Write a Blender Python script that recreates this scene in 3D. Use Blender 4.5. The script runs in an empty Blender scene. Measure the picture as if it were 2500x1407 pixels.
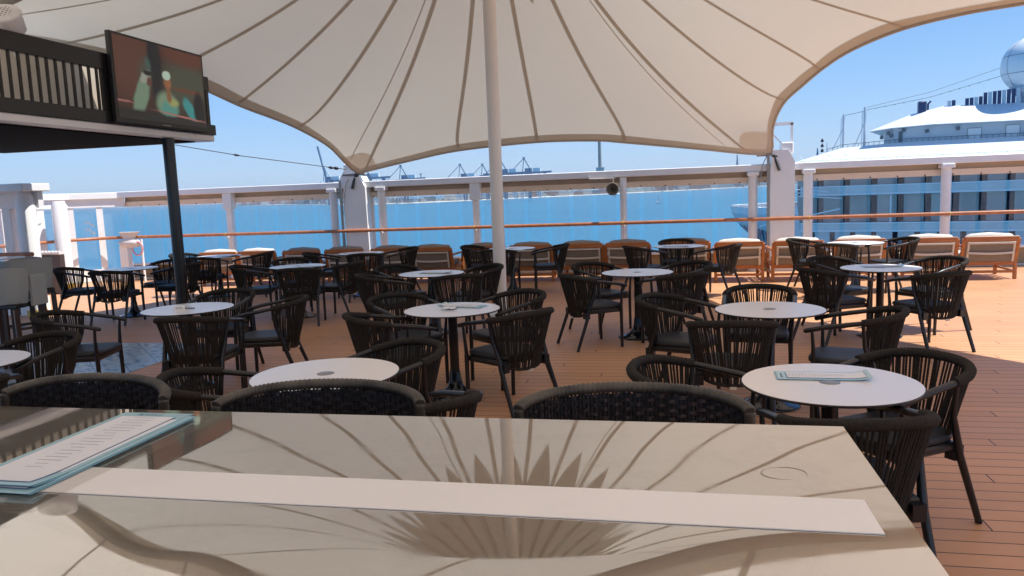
import bpy, math, random
import numpy as np
from mathutils import Vector, Matrix
random.seed(4)
PI=math.pi; R=math.radians
sc=bpy.context.scene; C=sc.collection
# ---------------------------------------------------------------- materials
MATS={}
def nm(name):
    m=bpy.data.materials.new(name); m.use_nodes=True; MATS[name]=m
    nt=m.node_tree; b=nt.nodes['Principled BSDF']; return m,nt,b
def N(nt,t,**k):
    n=nt.nodes.new(t)
    for a,v in k.items():
        if a in n.inputs: n.inputs[a].default_value=v
        else: setattr(n,a,v)
    return n
def mat(name,col,rough=.5,metal=0,spec=.5,var=0,vscale=6,bump=0,bscale=60,col2=None):
    m,nt,b=nm(name)
    b.inputs['Base Color'].default_value=(*col,1); b.inputs['Roughness'].default_value=rough
    b.inputs['Metallic'].default_value=metal; b.inputs['Specular IOR Level'].default_value=spec
    tc=N(nt,'ShaderNodeTexCoord')
    if var or col2:
        no=N(nt,'ShaderNodeTexNoise'); no.inputs['Scale'].default_value=vscale; no.inputs['Detail'].default_value=4
        nt.links.new(tc.outputs['Object'],no.inputs['Vector'])
        mr=N(nt,'ShaderNodeMapRange'); mr.inputs[1].default_value=.3; mr.inputs[2].default_value=.7
        nt.links.new(no.outputs['Fac'],mr.inputs[0])
        mx=N(nt,'ShaderNodeMix',data_type='RGBA')
        c2=col2 or tuple(c*(1-var) for c in col)
        mx.inputs[6].default_value=(*c2,1); mx.inputs[7].default_value=(*col,1)
        nt.links.new(mr.outputs[0],mx.inputs[0]); nt.links.new(mx.outputs[2],b.inputs['Base Color'])
    if bump:
        n2=N(nt,'ShaderNodeTexNoise'); n2.inputs['Scale'].default_value=bscale
        nt.links.new(tc.outputs['Object'],n2.inputs['Vector'])
        bp=N(nt,'ShaderNodeBump'); bp.inputs['Strength'].default_value=bump; bp.inputs['Distance'].default_value=.004
        nt.links.new(n2.outputs['Fac'],bp.inputs['Height']); nt.links.new(bp.outputs[0],b.inputs['Normal'])
    return m
mat('white_paint',(.86,.86,.86),.35,var=.06,vscale=3,bump=.1,bscale=30)
mat('pole_paint',(.82,.80,.77),.3,var=.05,vscale=2)
mat('beige_panel',(.80,.68,.55),.5,var=.08)
mat('recess_tan',(.50,.40,.30),.6,var=.1)
mat('bulwark_beige',(.35,.25,.14),.5,var=.1)
mat('black_paint',(.018,.018,.02),.25,var=.2)
mat('soffit_black',(.010,.010,.012),.9,spec=.05)
mat('black_metal',(.012,.012,.014),.28,var=.3,vscale=20)
mat('base_metal',(.012,.014,.02),.12)
mat('chair_frame',(.014,.014,.017),.3,var=.25,vscale=15)
mat('rope',(.038,.033,.029),.85,var=.45,vscale=70,bump=.6,bscale=400,spec=.2)
mat('seat_fabric',(.016,.018,.023),.5,var=.2,vscale=200,bump=.3,bscale=500)
mat('wicker',(.045,.045,.055),.28,var=.6,vscale=40)
mat('wicker_dark',(.008,.008,.01),.6)
mat('wicker_rim',(.10,.085,.065),.38,var=.6,vscale=9,col2=(.014,.013,.013))  # light tan mixed into the colour for highlights on the rim
mat('laminate',(.90,.865,.845),.22,var=.04,vscale=2,spec=.5)
mat('table_edge',(.03,.025,.025),.4)
mat('cap_grey',(.3,.3,.32),.35,metal=.5)
mat('foot_grey',(.6,.6,.6),.5)
mat('teak_rail',(.52,.20,.09),.4,var=.35,vscale=9)
mat('cushion_shaded',(.30,.25,.21),.9,var=.12,vscale=5,bump=.4,bscale=20)  # cushion fabric with shade put into the colour
mat('cushion_sunlit',(.66,.62,.56),.9,var=.08,vscale=5,bump=.4,bscale=20)  # same cushion fabric with sunlight put into the colour
mat('sling_frame',(.62,.55,.47),.5)
mat('sling',(.235,.195,.155),.9,var=.1,vscale=12)
mat('brass_yellow',(.55,.36,.07),.5)
mat('textilene',(.36,.36,.345),.8,var=.12,vscale=120,bump=.4,bscale=300)
mat('brown_wood',(.055,.028,.02),.35,var=.4,vscale=8)
mat('dark_wicker',(.07,.045,.045),.6,var=.5,vscale=70)
mat('beige_back',(.82,.76,.68),.6)
mat('white_fabric',(.72,.68,.66),.9,var=.15,vscale=8,bump=.5,bscale=15)
mat('pink_rubber',(.72,.35,.36),.5)
mat('menu_blue',(.42,.66,.74),.18,var=.08,vscale=8)
mat('menu_blue_edge',(.25,.50,.62),.2)
mat('menu_ink',(.03,.08,.2),.4)
mat('menu_grey',(.48,.47,.47),.4)
mat('paper',(.80,.81,.84),.4,var=.04)
mat('horn_grey',(.24,.22,.19),.5)
mat('steel',(.35,.34,.32),.35,metal=.6,var=.3,vscale=30)
mat('cable_dark',(.05,.05,.055),.5)
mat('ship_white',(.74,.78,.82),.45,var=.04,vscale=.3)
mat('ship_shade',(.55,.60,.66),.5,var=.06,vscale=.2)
mat('ship_recess_shade',(.008,.012,.03),.9,spec=.1,var=.4,vscale=.35)  # shade of the recessed balconies painted as near-black navy
mat('ship_inner_veil',(.42,.40,.38),.6,var=.6,vscale=.18,col2=(.26,.25,.25))  # pale grey carries the bright veil of the windscreen panes
mat('ship_navy',(.02,.04,.12),.4)
mat('ship_rail_glass',(.60,.66,.68),.2,var=.2,vscale=.3)
mat('ship_detail',(.12,.15,.18),.5)
mat('crane_blue',(.10,.19,.30),.8)
mat('crane_white',(.55,.66,.74),.8)
mat('land_green',(.08,.12,.13),.9,var=.5,vscale=.006,col2=(.17,.2,.2))
mat('sand',(.55,.52,.44),.9)
mat('bldg_a',(.5,.5,.48),.7); mat('bldg_b',(.30,.17,.14),.7); mat('bldg_c',(.16,.2,.24),.7)
mat('boat_white',(.8,.8,.8),.4)
mat('skin',(.45,.25,.17),.6); mat('shirt_pink',(.75,.25,.38),.8); mat('cloth_dark',(.03,.04,.07),.8)
mat('teak_deck_far',(.45,.3,.22),.8)

def wood(name,c1,c2,axis=0,rough=.35):
    m,nt,b=nm(name); tc=N(nt,'ShaderNodeTexCoord'); mp=N(nt,'ShaderNodeMapping')
    s=[14,14,14]; s[axis]=1.2; mp.inputs['Scale'].default_value=s
    no=N(nt,'ShaderNodeTexNoise'); no.inputs['Scale'].default_value=3; no.inputs['Detail'].default_value=6; no.inputs['Distortion'].default_value=1.2
    cr=N(nt,'ShaderNodeValToRGB'); cr.color_ramp.elements[0].position=.35; cr.color_ramp.elements[1].position=.68
    cr.color_ramp.elements[0].color=(*c1,1); cr.color_ramp.elements[1].color=(*c2,1)
    L=nt.links; L.new(tc.outputs['Object'],mp.inputs[0]); L.new(mp.outputs[0],no.inputs[0]); L.new(no.outputs['Fac'],cr.inputs[0]); L.new(cr.outputs[0],b.inputs['Base Color'])
    b.inputs['Roughness'].default_value=rough
wood('teak_x',(.36,.115,.03),(.50,.19,.06),0); wood('teak_z',(.36,.115,.03),(.50,.19,.06),2); wood('teak_y',(.36,.115,.03),(.50,.19,.06),1)

def deck_mat():
    m,nt,b=nm('deck_planks'); L=nt.links
    tc=N(nt,'ShaderNodeTexCoord'); sp=N(nt,'ShaderNodeSeparateXYZ'); L.new(tc.outputs['Object'],sp.inputs[0])
    def M(op,a,bb=None,c=None):
        n=N(nt,'ShaderNodeMath',operation=op)
        for i,x in enumerate((a,bb,c)):
            if x is None: continue
            if isinstance(x,(int,float)): n.inputs[i].default_value=x
            else: L.new(x,n.inputs[i])
        return n.outputs[0]
    W=.128
    y=M('DIVIDE',sp.outputs[1],W); row=M('FLOOR',y); fy=M('FRACT',y)
    sh=M('FRACT',M('MULTIPLY',M('FLOOR',M('MULTIPLY',row,1.0)),.381966))
    x=M('ADD',M('DIVIDE',sp.outputs[0],2.7),sh); px=M('FLOOR',x); fx=M('FRACT',x)
    g1=M('LESS_THAN',fy,.055); g2=M('LESS_THAN',fx,.0028)
    gap=M('MAXIMUM',g1,g2)
    cv=N(nt,'ShaderNodeCombineXYZ'); L.new(px,cv.inputs[0]); L.new(row,cv.inputs[1])
    wn=N(nt,'ShaderNodeTexWhiteNoise',noise_dimensions='3D'); L.new(cv.outputs[0],wn.inputs['Vector'])
    mp=N(nt,'ShaderNodeMapping'); mp.inputs['Scale'].default_value=(1.5,40,1); L.new(tc.outputs['Object'],mp.inputs[0])
    no=N(nt,'ShaderNodeTexNoise'); no.inputs['Scale'].default_value=3; no.inputs['Detail'].default_value=5; L.new(mp.outputs[0],no.inputs[0])
    big=N(nt,'ShaderNodeTexNoise'); big.inputs['Scale'].default_value=.9; big.inputs['Detail'].default_value=3; L.new(tc.outputs['Object'],big.inputs[0])
    v=M('ADD',M('MULTIPLY',wn.outputs['Value'],.10),M('ADD',M('MULTIPLY',no.outputs['Fac'],.16),M('MULTIPLY',big.outputs['Fac'],.30)))
    v=M('ADD',v,.70)
    base=N(nt,'ShaderNodeMix',data_type='RGBA',blend_type='MULTIPLY'); base.inputs[0].default_value=1
    base.inputs[6].default_value=(.63,.325,.165,1)
    cc=N(nt,'ShaderNodeCombineColor'); L.new(v,cc.inputs[0]); L.new(v,cc.inputs[1]); L.new(v,cc.inputs[2]); L.new(cc.outputs[0],base.inputs[7])
    mx=N(nt,'ShaderNodeMix',data_type='RGBA'); L.new(gap,mx.inputs[0]); L.new(base.outputs[2],mx.inputs[6]); mx.inputs[7].default_value=(.035,.018,.012,1)
    L.new(mx.outputs[2],b.inputs['Base Color'])
    b.inputs['Roughness'].default_value=.5
    r=M('ADD',M('MULTIPLY',big.outputs['Fac'],.25),.38); L.new(r,b.inputs['Roughness'])
    bp=N(nt,'ShaderNodeBump'); bp.inputs['Strength'].default_value=.5; bp.inputs['Distance'].default_value=.004
    L.new(M('SUBTRACT',M('MULTIPLY',no.outputs['Fac'],.15),gap),bp.inputs['Height']); L.new(bp.outputs[0],b.inputs['Normal'])
deck_mat()
def tile_mat():
    m,nt,b=nm('blue_tiles'); L=nt.links
    tc=N(nt,'ShaderNodeTexCoord'); mp=N(nt,'ShaderNodeMapping'); mp.inputs['Rotation'].default_value=(0,0,R(45)); L.new(tc.outputs['Object'],mp.inputs[0])
    br=N(nt,'ShaderNodeTexBrick'); br.offset=0; br.inputs['Scale'].default_value=1; br.inputs['Brick Width'].default_value=.3; br.inputs['Row Height'].default_value=.3; br.inputs['Mortar Size'].default_value=.006
    L.new(mp.outputs[0],br.inputs[0])
    ch=N(nt,'ShaderNodeTexVoronoi',feature='F1',distance='MANHATTAN'); ch.inputs['Scale'].default_value=9; ch.inputs['Randomness'].default_value=.55
    L.new(mp.outputs[0],ch.inputs['Vector'])
    cr=N(nt,'ShaderNodeValToRGB'); cr.color_ramp.elements[0].color=(.05,.11,.2,1); cr.color_ramp.elements[1].color=(.36,.44,.5,1)
    cr.color_ramp.elements[0].position=.25; cr.color_ramp.elements[1].position=.6
    L.new(ch.outputs['Distance'],cr.inputs[0]); L.new(cr.outputs[0],br.inputs['Color1']); L.new(cr.outputs[0],br.inputs['Color2']); br.inputs['Mortar'].default_value=(.05,.06,.07,1)
    L.new(br.outputs[0],b.inputs['Base Color']); b.inputs['Roughness'].default_value=.25
tile_mat()
def membrane(name,col,tr):
    m=bpy.data.materials.new(name); m.use_nodes=True; MATS[name]=m; nt=m.node_tree; nt.nodes.clear(); L=nt.links
    o=N(nt,'ShaderNodeOutputMaterial'); d=N(nt,'ShaderNodeBsdfDiffuse'); t=N(nt,'ShaderNodeBsdfTranslucent'); mx=N(nt,'ShaderNodeMixShader')
    tc=N(nt,'ShaderNodeTexCoord'); no=N(nt,'ShaderNodeTexNoise'); no.inputs['Scale'].default_value=.35; no.inputs['Detail'].default_value=4; L.new(tc.outputs['Object'],no.inputs[0])
    cm=N(nt,'ShaderNodeMix',data_type='RGBA'); cm.inputs[6].default_value=(*[c*.9 for c in col],1); cm.inputs[7].default_value=(*col,1)
    L.new(no.outputs['Fac'],cm.inputs[0]); L.new(cm.outputs[2],d.inputs[0]); L.new(cm.outputs[2],t.inputs[0])
    n3=N(nt,'ShaderNodeTexNoise'); n3.inputs['Scale'].default_value=1.3; n3.inputs['Detail'].default_value=3; L.new(tc.outputs['Object'],n3.inputs[0])
    bp=N(nt,'ShaderNodeBump'); bp.inputs['Strength'].default_value=.35; bp.inputs['Distance'].default_value=.05; L.new(n3.outputs['Fac'],bp.inputs['Height']); L.new(bp.outputs[0],d.inputs['Normal']); L.new(bp.outputs[0],t.inputs['Normal'])
    mx.inputs[0].default_value=tr; L.new(d.outputs[0],mx.inputs[1]); L.new(t.outputs[0],mx.inputs[2]); L.new(mx.outputs[0],o.inputs[0])
membrane('canopy_fabric',(.67,.605,.505),.30)
membrane('canopy_fabric_near',(.80,.70,.58),.42)  # brighter, more translucent copy of the fabric, added to light tables and counter
membrane('canopy_seam',(.62,.56,.48),.38)
membrane('canopy_hem',(.67,.60,.51),.37)
membrane('canopy_patch',(.88,.79,.68),.55)
def glass(name,dust,tint=(1,1,1),tr=.93):
    m=bpy.data.materials.new(name); m.use_nodes=True; MATS[name]=m; nt=m.node_tree; nt.nodes.clear(); L=nt.links
    o=N(nt,'ShaderNodeOutputMaterial'); t=N(nt,'ShaderNodeBsdfTransparent'); t.inputs[0].default_value=(*[c*tr for c in tint],1)
    g=N(nt,'ShaderNodeBsdfGlossy'); g.inputs['Roughness'].default_value=.02
    fr=N(nt,'ShaderNodeFresnel'); fr.inputs[0].default_value=1.3; m1=N(nt,'ShaderNodeMixShader'); gg=N(nt,'ShaderNodeNewGeometry'); iv=N(nt,'ShaderNodeMath',operation='SUBTRACT'); iv.inputs[0].default_value=1; L.new(gg.outputs['Backfacing'],iv.inputs[1]); ml=N(nt,'ShaderNodeMath',operation='MULTIPLY'); L.new(iv.outputs[0],ml.inputs[0]); L.new(fr.outputs[0],ml.inputs[1]); L.new(ml.outputs[0],m1.inputs[0]); L.new(t.outputs[0],m1.inputs[1]); L.new(g.outputs[0],m1.inputs[2])
    d=N(nt,'ShaderNodeBsdfDiffuse'); d.inputs[0].default_value=(.88,.82,.74,1); tl=N(nt,'ShaderNodeBsdfTranslucent'); tl.inputs[0].default_value=(.88,.82,.74,1)
    m2=N(nt,'ShaderNodeMixShader'); m2.inputs[0].default_value=.5; L.new(d.outputs[0],m2.inputs[1]); L.new(tl.outputs[0],m2.inputs[2])
    tc=N(nt,'ShaderNodeTexCoord'); mp=N(nt,'ShaderNodeMapping'); mp.inputs['Scale'].default_value=(3,3,.5); L.new(tc.outputs['Object'],mp.inputs[0])
    no=N(nt,'ShaderNodeTexNoise'); no.inputs['Scale'].default_value=1.5; no.inputs['Detail'].default_value=5; L.new(mp.outputs[0],no.inputs[0])
    mu=N(nt,'ShaderNodeMath',operation='MULTIPLY'); mu.inputs[1].default_value=dust*2; L.new(no.outputs['Fac'],mu.inputs[0])
    m3=N(nt,'ShaderNodeMixShader'); L.new(mu.outputs[0],m3.inputs[0]); L.new(m1.outputs[0],m3.inputs[1]); L.new(m2.outputs[0],m3.inputs[2]); L.new(m3.outputs[0],o.inputs[0])
glass('screen_glass',.08,(1,1,1),1); glass('acrylic',.02,(1,1,1),.985)
def mirror_mat():
    m,nt,b=nm('counter_gloss'); L=nt.links
    m.node_tree.nodes.remove(b); o=nt.nodes['Material Output']
    g=N(nt,'ShaderNodeBsdfGlossy'); g.inputs['Color'].default_value=(.92,.90,.87,1); g.inputs['Roughness'].default_value=.012
    d=N(nt,'ShaderNodeBsdfDiffuse'); d.inputs['Color'].default_value=(.33,.31,.265,1)
    mx=N(nt,'ShaderNodeMixShader'); 
    ds=N(nt,'ShaderNodeTexNoise'); ds.inputs['Scale'].default_value=2.5; ds.inputs['Detail'].default_value=9; ds.inputs['Roughness'].default_value=.75; ds.inputs['Distortion'].default_value=1.5
    lw=N(nt,'ShaderNodeLayerWeight'); lw.inputs[0].default_value=.5; mr=N(nt,'ShaderNodeMapRange')
    mr.inputs[1].default_value=.5; mr.inputs[2].default_value=.72; mr.inputs[3].default_value=.36; mr.inputs[4].default_value=.17; L.new(lw.outputs['Facing'],mr.inputs[0]); tc0=N(nt,'ShaderNodeTexCoord'); L.new(tc0.outputs['Object'],ds.inputs[0]); dm=N(nt,'ShaderNodeMapRange'); dm.inputs[1].default_value=.5; dm.inputs[2].default_value=.8; dm.inputs[3].default_value=0; dm.inputs[4].default_value=.14; L.new(ds.outputs['Fac'],dm.inputs[0]); da=N(nt,'ShaderNodeMath',operation='ADD'); L.new(dm.outputs[0],da.inputs[0]); L.new(mr.outputs[0],da.inputs[1]); L.new(da.outputs[0],mx.inputs[0]); L.new(g.outputs[0],mx.inputs[1]); L.new(d.outputs[0],mx.inputs[2]); L.new(mx.outputs[0],o.inputs[0])
    tc=N(nt,'ShaderNodeTexCoord'); no=N(nt,'ShaderNodeTexNoise'); no.inputs['Scale'].default_value=1.6; no.inputs['Detail'].default_value=1; L.new(tc.outputs['Object'],no.inputs[0])
    n2=N(nt,'ShaderNodeTexNoise'); n2.inputs['Scale'].default_value=7; n2.inputs['Detail'].default_value=8; n2.inputs['Roughness'].default_value=.7; L.new(tc.outputs['Object'],n2.inputs[0])
    r2=N(nt,'ShaderNodeMapRange'); r2.inputs[1].default_value=.45; r2.inputs[2].default_value=.75; r2.inputs[3].default_value=.012; r2.inputs[4].default_value=.075; L.new(n2.outputs['Fac'],r2.inputs[0]); L.new(r2.outputs[0],g.inputs['Roughness'])
    bp=N(nt,'ShaderNodeBump'); bp.inputs['Strength'].default_value=.35; bp.inputs['Distance'].default_value=.006; L.new(no.outputs['Fac'],bp.inputs['Height']); L.new(bp.outputs[0],g.inputs['Normal'])
mirror_mat()
mat('ring_mark',(.30,.27,.23),.15)
mat('inset_white',(.90,.88,.86),.35,var=.06,vscale=3)
mat('counter_edge',(.72,.68,.66),.3)
def sea_mat():
    m,nt,b=nm('sea_water'); L=nt.links
    tc=N(nt,'ShaderNodeTexCoord')
    big=N(nt,'ShaderNodeTexNoise'); big.inputs['Scale'].default_value=.004; big.inputs['Detail'].default_value=5; L.new(tc.outputs['Object'],big.inputs[0])
    cr=N(nt,'ShaderNodeValToRGB'); cr.color_ramp.elements[0].position=.3; cr.color_ramp.elements[1].position=.7
    cr.color_ramp.elements[0].color=(.020,.155,.262,1); cr.color_ramp.elements[1].color=(.030,.185,.30,1)
    L.new(big.outputs['Fac'],cr.inputs[0]); L.new(cr.outputs[0],b.inputs['Base Color'])
    b.inputs['Roughness'].default_value=.35; b.inputs['Specular IOR Level'].default_value=.35
    mp=N(nt,'ShaderNodeMapping'); mp.inputs['Scale'].default_value=(.5,1.4,1); L.new(tc.outputs['Object'],mp.inputs[0])
    no=N(nt,'ShaderNodeTexNoise'); no.inputs['Scale'].default_value=.5; no.inputs['Detail'].default_value=6; L.new(mp.outputs[0],no.inputs[0])
    bp=N(nt,'ShaderNodeBump'); bp.inputs['Strength'].default_value=.6; bp.inputs['Distance'].default_value=.5; L.new(no.outputs['Fac'],bp.inputs['Height']); L.new(bp.outputs[0],b.inputs['Normal'])
sea_mat()
def emis(name,col,s):
    m,nt,b=nm(name); b.inputs['Base Color'].default_value=(.01,.01,.01,1); b.inputs['Roughness'].default_value=.25
    b.inputs['Emission Color'].default_value=(*col,1); b.inputs['Emission Strength'].default_value=s
def tv_mat():
    m,nt,b=nm('tv_picture'); L=nt.links; b.inputs['Base Color'].default_value=(.008,.008,.008,1); b.inputs['Roughness'].default_value=.22
    tc=N(nt,'ShaderNodeTexCoord'); mp=N(nt,'ShaderNodeMapping'); mp.vector_type='POINT'
    mp.inputs['Location'].default_value=(0,-8.16/1.756,-2.74/.972); mp.inputs['Scale'].default_value=(0,1/1.756,1/.972); L.new(tc.outputs['Object'],mp.inputs[0])
    dn=N(nt,'ShaderNodeTexNoise'); dn.inputs['Scale'].default_value=9; dn.inputs['Detail'].default_value=4; L.new(mp.outputs[0],dn.inputs['Vector'])
    dv=N(nt,'ShaderNodeVectorMath',operation='MULTIPLY_ADD'); L.new(dn.outputs['Color'],dv.inputs[0]); dv.inputs[1].default_value=(0,.035,.05); L.new(mp.outputs[0],dv.inputs[2])
    cur=None
    def E(cx,cy,rx,ry,rot,soft,col,a=1):
        nonlocal cur
        m1=N(nt,'ShaderNodeMapping'); m1.vector_type='TEXTURE'; m1.inputs['Location'].default_value=(0,cx+.017,cy+.025); m1.inputs['Rotation'].default_value=(R(rot),0,0); m1.inputs['Scale'].default_value=(1,rx,ry)
        L.new(dv.outputs[0],m1.inputs[0]); ln=N(nt,'ShaderNodeVectorMath',operation='LENGTH'); L.new(m1.outputs[0],ln.inputs[0])
        mr=N(nt,'ShaderNodeMapRange',interpolation_type='SMOOTHSTEP'); mr.inputs[1].default_value=1-soft; mr.inputs[2].default_value=1+soft; mr.inputs[3].default_value=a; mr.inputs[4].default_value=0; L.new(ln.outputs['Value'],mr.inputs[0])
        mx=N(nt,'ShaderNodeMix',data_type='RGBA'); L.new(mr.outputs[0],mx.inputs[0]); mx.inputs[7].default_value=(*col,1)
        if cur is None: mx.inputs[6].default_value=(.018,.008,.006,1)
        else: L.new(cur,mx.inputs[6])
        cur=mx.outputs[2]
    E(.15,.75,.25,.5,0,.5,(.045,.018,.012)); E(.78,.55,.28,.35,0,.4,(.028,.030,.020)); E(.8,.95,.3,.15,0,.5,(.05,.016,.010)); E(.8,.47,.2,.03,0,.5,(.06,.022,.012))
    E(.42,.7,.075,.45,0,.3,(.004,.005,.006)); E(.34,.68,.03,.12,0,.6,(.02,.05,.045)); E(.3,.55,.06,.2,0,.7,(.03,.03,.022))
    E(.25,.30,.07,.30,-14,.25,(.075,.11,.075)); E(.31,.56,.045,.09,-30,.25,(.13,.14,.11)); E(.335,.605,.05,.035,0,.3,(.006,.006,.006)); E(.345,.50,.028,.06,0,.4,(.05,.02,.012))
    E(.53,.25,.12,.16,0,.3,(.085,.12,.075)); E(.55,.18,.10,.11,0,.4,(.04,.12,.10)); E(.60,.28,.06,.05,0,.5,(.14,.15,.05)); E(.555,.36,.03,.09,0,.4,(.10,.045,.02))
    E(.552,.54,.042,.105,0,.25,(.11,.045,.02)); E(.545,.63,.047,.055,0,.25,(.20,.25,.20)); E(.56,.52,.02,.03,0,.8,(.16,.06,.02),.7)
    E(.80,.22,.06,.15,20,.3,(.02,.12,.12)); E(.92,.24,.07,.24,0,.25,(.004,.004,.005)); E(.15,.02,.5,.10,0,.3,(.006,.006,.006)); E(.5,.03,.6,.06,0,.4,(.008,.008,.008))
    E(.70,.11,.30,.013,-7,.5,(.17,.07,.06)); E(.06,.21,.09,.013,-7,.5,(.15,.055,.05))
    L.new(cur,b.inputs['Emission Color']); b.inputs['Emission Strength'].default_value=1.0
tv_mat()

# ---------------------------------------------------------------- mesh builder
class MB:
    def __init__(s): s.v=[]; s.f=[]; s.sm=[]; s.mi=[]; s.cur=0
    def add(s,vs,fs,smooth=False,mi=None):
        o=len(s.v); s.v+= [tuple(map(float,p)) for p in vs]
        for f in fs: s.f.append(tuple(i+o for i in f)); s.sm.append(smooth); s.mi.append(s.cur if mi is None else mi)
    def box(s,x0,x1,y0,y1,z0,z1,M=None,bev=0):
        if bev:
            b=bev; vs=[];idx={}
            # chamfered box: 24 verts
            fs=[]
            def P(x,y,z): 
                vs.append((x,y,z)); return len(vs)-1
            X=(x0,x1);Y=(y0,y1);Z=(z0,z1);sx=(1,-1)
            id={}
            for i in (0,1):
                for j in (0,1):
                    for k in (0,1):
                        id[i,j,k,0]=P(X[i],Y[j]+sx[j]*b,Z[k]+sx[k]*b)
                        id[i,j,k,1]=P(X[i]+sx[i]*b,Y[j],Z[k]+sx[k]*b)
                        id[i,j,k,2]=P(X[i]+sx[i]*b,Y[j]+sx[j]*b,Z[k])
            for i in (0,1): fs.append([id[i,0,0,0],id[i,1,0,0],id[i,1,1,0],id[i,0,1,0]])
            for j in (0,1): fs.append([id[0,j,0,1],id[1,j,0,1],id[1,j,1,1],id[0,j,1,1]])
            for k in (0,1): fs.append([id[0,0,k,2],id[1,0,k,2],id[1,1,k,2],id[0,1,k,2]])
            for j in (0,1):
                for k in (0,1): fs.append([id[0,j,k,1],id[1,j,k,1],id[1,j,k,2],id[0,j,k,2]])
            for i in (0,1):
                for k in (0,1): fs.append([id[i,0,k,0],id[i,1,k,0],id[i,1,k,2],id[i,0,k,2]])
                for j in (0,1): fs.append([id[i,j,0,0],id[i,j,1,0],id[i,j,1,1],id[i,j,0,1]])
                for j in (0,1):
                    for k in (0,1): fs.append([id[i,j,k,0],id[i,j,k,1],id[i,j,k,2]])
        else:
            vs=[(x,y,z) for z in (z0,z1) for y in (y0,y1) for x in (x0,x1)]
            fs=[(0,2,3,1),(4,5,7,6),(0,1,5,4),(2,6,7,3),(0,4,6,2),(1,3,7,5)]
        if M is not None: vs=[tuple(M@Vector(p)) for p in vs]
        s.add(vs,fs)
    def bar(s,a,b,w,h,up=(0,0,1),bev=0):
        a=Vector(a);b=Vector(b);d=(b-a);L=d.length;z=d.normalized();u=Vector(up)
        x=u.cross(z)
        if x.length<1e-4: x=Vector((1,0,0)).cross(z)
        x.normalize(); y=z.cross(x)
        M=Matrix(((x.x,y.x,z.x,a.x),(x.y,y.y,z.y,a.y),(x.z,y.z,z.z,a.z),(0,0,0,1)))
        s.box(-w/2,w/2,-h/2,h/2,0,L,M,bev)
    def tube(s,pts,r,n=8,cap=True,sx=1,closed=False):
        P=[Vector(p) for p in pts]; m=len(P); rr=r if hasattr(r,'__len__') else [r]*m
        vs=[];fs=[];t0=None;nx=None
        for i in range(m):
            if closed: t=(P[(i+1)%m]-P[i-1])
            else: t=P[min(i+1,m-1)]-P[max(i-1,0)]
            t.normalize()
            if nx is None:
                nx=t.cross(Vector((0,0,1)))
                if nx.length<1e-3: nx=t.cross(Vector((0,1,0)))
                nx.normalize()
            else:
                nx=(nx-t*nx.dot(t))
                if nx.length<1e-5: nx=t.orthogonal()
                nx.normalize()
            ny=t.cross(nx)
            for k in range(n):
                a=2*PI*k/n; vs.append(P[i]+nx*(math.cos(a)*rr[i]*sx)+ny*(math.sin(a)*rr[i]))
        for i in range(m if closed else m-1):
            j=(i+1)%m
            for k in range(n): fs.append((i*n+k,i*n+(k+1)%n,j*n+(k+1)%n,j*n+k))
        s.add(vs,fs,True)
        if cap and not closed:
            s.add(vs[:n],[tuple(range(n))[::-1]]); s.add(vs[-n:],[tuple(range(n))])
    def cyl(s,a,b,r,n=16,r2=None): s.tube([a,b],[r,r if r2 is None else r2],n)
    def lathe(s,prof,n=32,c=(0,0,0),cap=True,smooth=True):
        vs=[];fs=[];m=len(prof)
        for r,z in prof:
            for k in range(n): a=2*PI*k/n; vs.append((c[0]+r*math.cos(a),c[1]+r*math.sin(a),c[2]+z))
        for i in range(m-1):
            for k in range(n): fs.append((i*n+k,i*n+(k+1)%n,(i+1)*n+(k+1)%n,(i+1)*n+k))
        s.add(vs,fs,smooth)
        if cap:
            s.add(vs[:n],[tuple(range(n))[::-1]]); s.add(vs[-n:],[tuple(range(n))])
    def grid(s,G,smooth=True,closed=False):
        a=len(G);b=len(G[0]);vs=[p for row in G for p in row]
        fs=[(i*b+j,i*b+(j+1)%b,((i+1)%a)*b+(j+1)%b,((i+1)%a)*b+j) for i in range(a-1) for j in range(b if closed else b-1)]
        s.add(vs,fs,smooth)
    def prism(s,poly,y0,y1,ax='y'):
        n=len(poly)
        f={'y':lambda p,t:(p[0],t,p[1]),'z':lambda p,t:(p[0],p[1],t),'x':lambda p,t:(t,p[0],p[1])}[ax]
        s.add([f(p,y0) for p in poly]+[f(p,y1) for p in poly],[tuple(range(n)),tuple(range(n,2*n))[::-1]]+[(i,(i+1)%n,n+(i+1)%n,n+i) for i in range(n)])
    def mesh(s,name,mats):
        me=bpy.data.meshes.new(name); me.from_pydata(s.v,[],s.f)
        me.polygons.foreach_set('use_smooth',s.sm); me.polygons.foreach_set('material_index',s.mi)
        for m in ([mats] if isinstance(mats,str) else mats): me.materials.append(MATS[m])
        import bmesh
        bm=bmesh.new(); bm.from_mesh(me); bmesh.ops.recalc_face_normals(bm,faces=bm.faces); bm.to_mesh(me); bm.free()
        return me
    def obj(s,name,mats,parent=None,loc=None):
        o=bpy.data.objects.new(name,s.mesh(name,mats)); C.objects.link(o)
        if parent: o.parent=parent
        if loc: o.location=loc
        return o
def tag(o,label,cat,group=None,kind=None):
    if label: o['label']=label
    if cat: o['category']=cat
    if group: o['group']=group
    if kind: o['kind']=kind
    return o
def thing(name,label,cat,loc=(0,0,0),rz=0,group=None):
    o=bpy.data.objects.new(name,None); C.objects.link(o); o.location=loc; o.rotation_euler=(0,0,rz); o.empty_display_size=.1
    return tag(o,label,cat,group)
def struct(name,mb,m,label,cat='structure'):
    o=mb.obj(name,m); return tag(o,label,cat,None,'structure')
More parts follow.
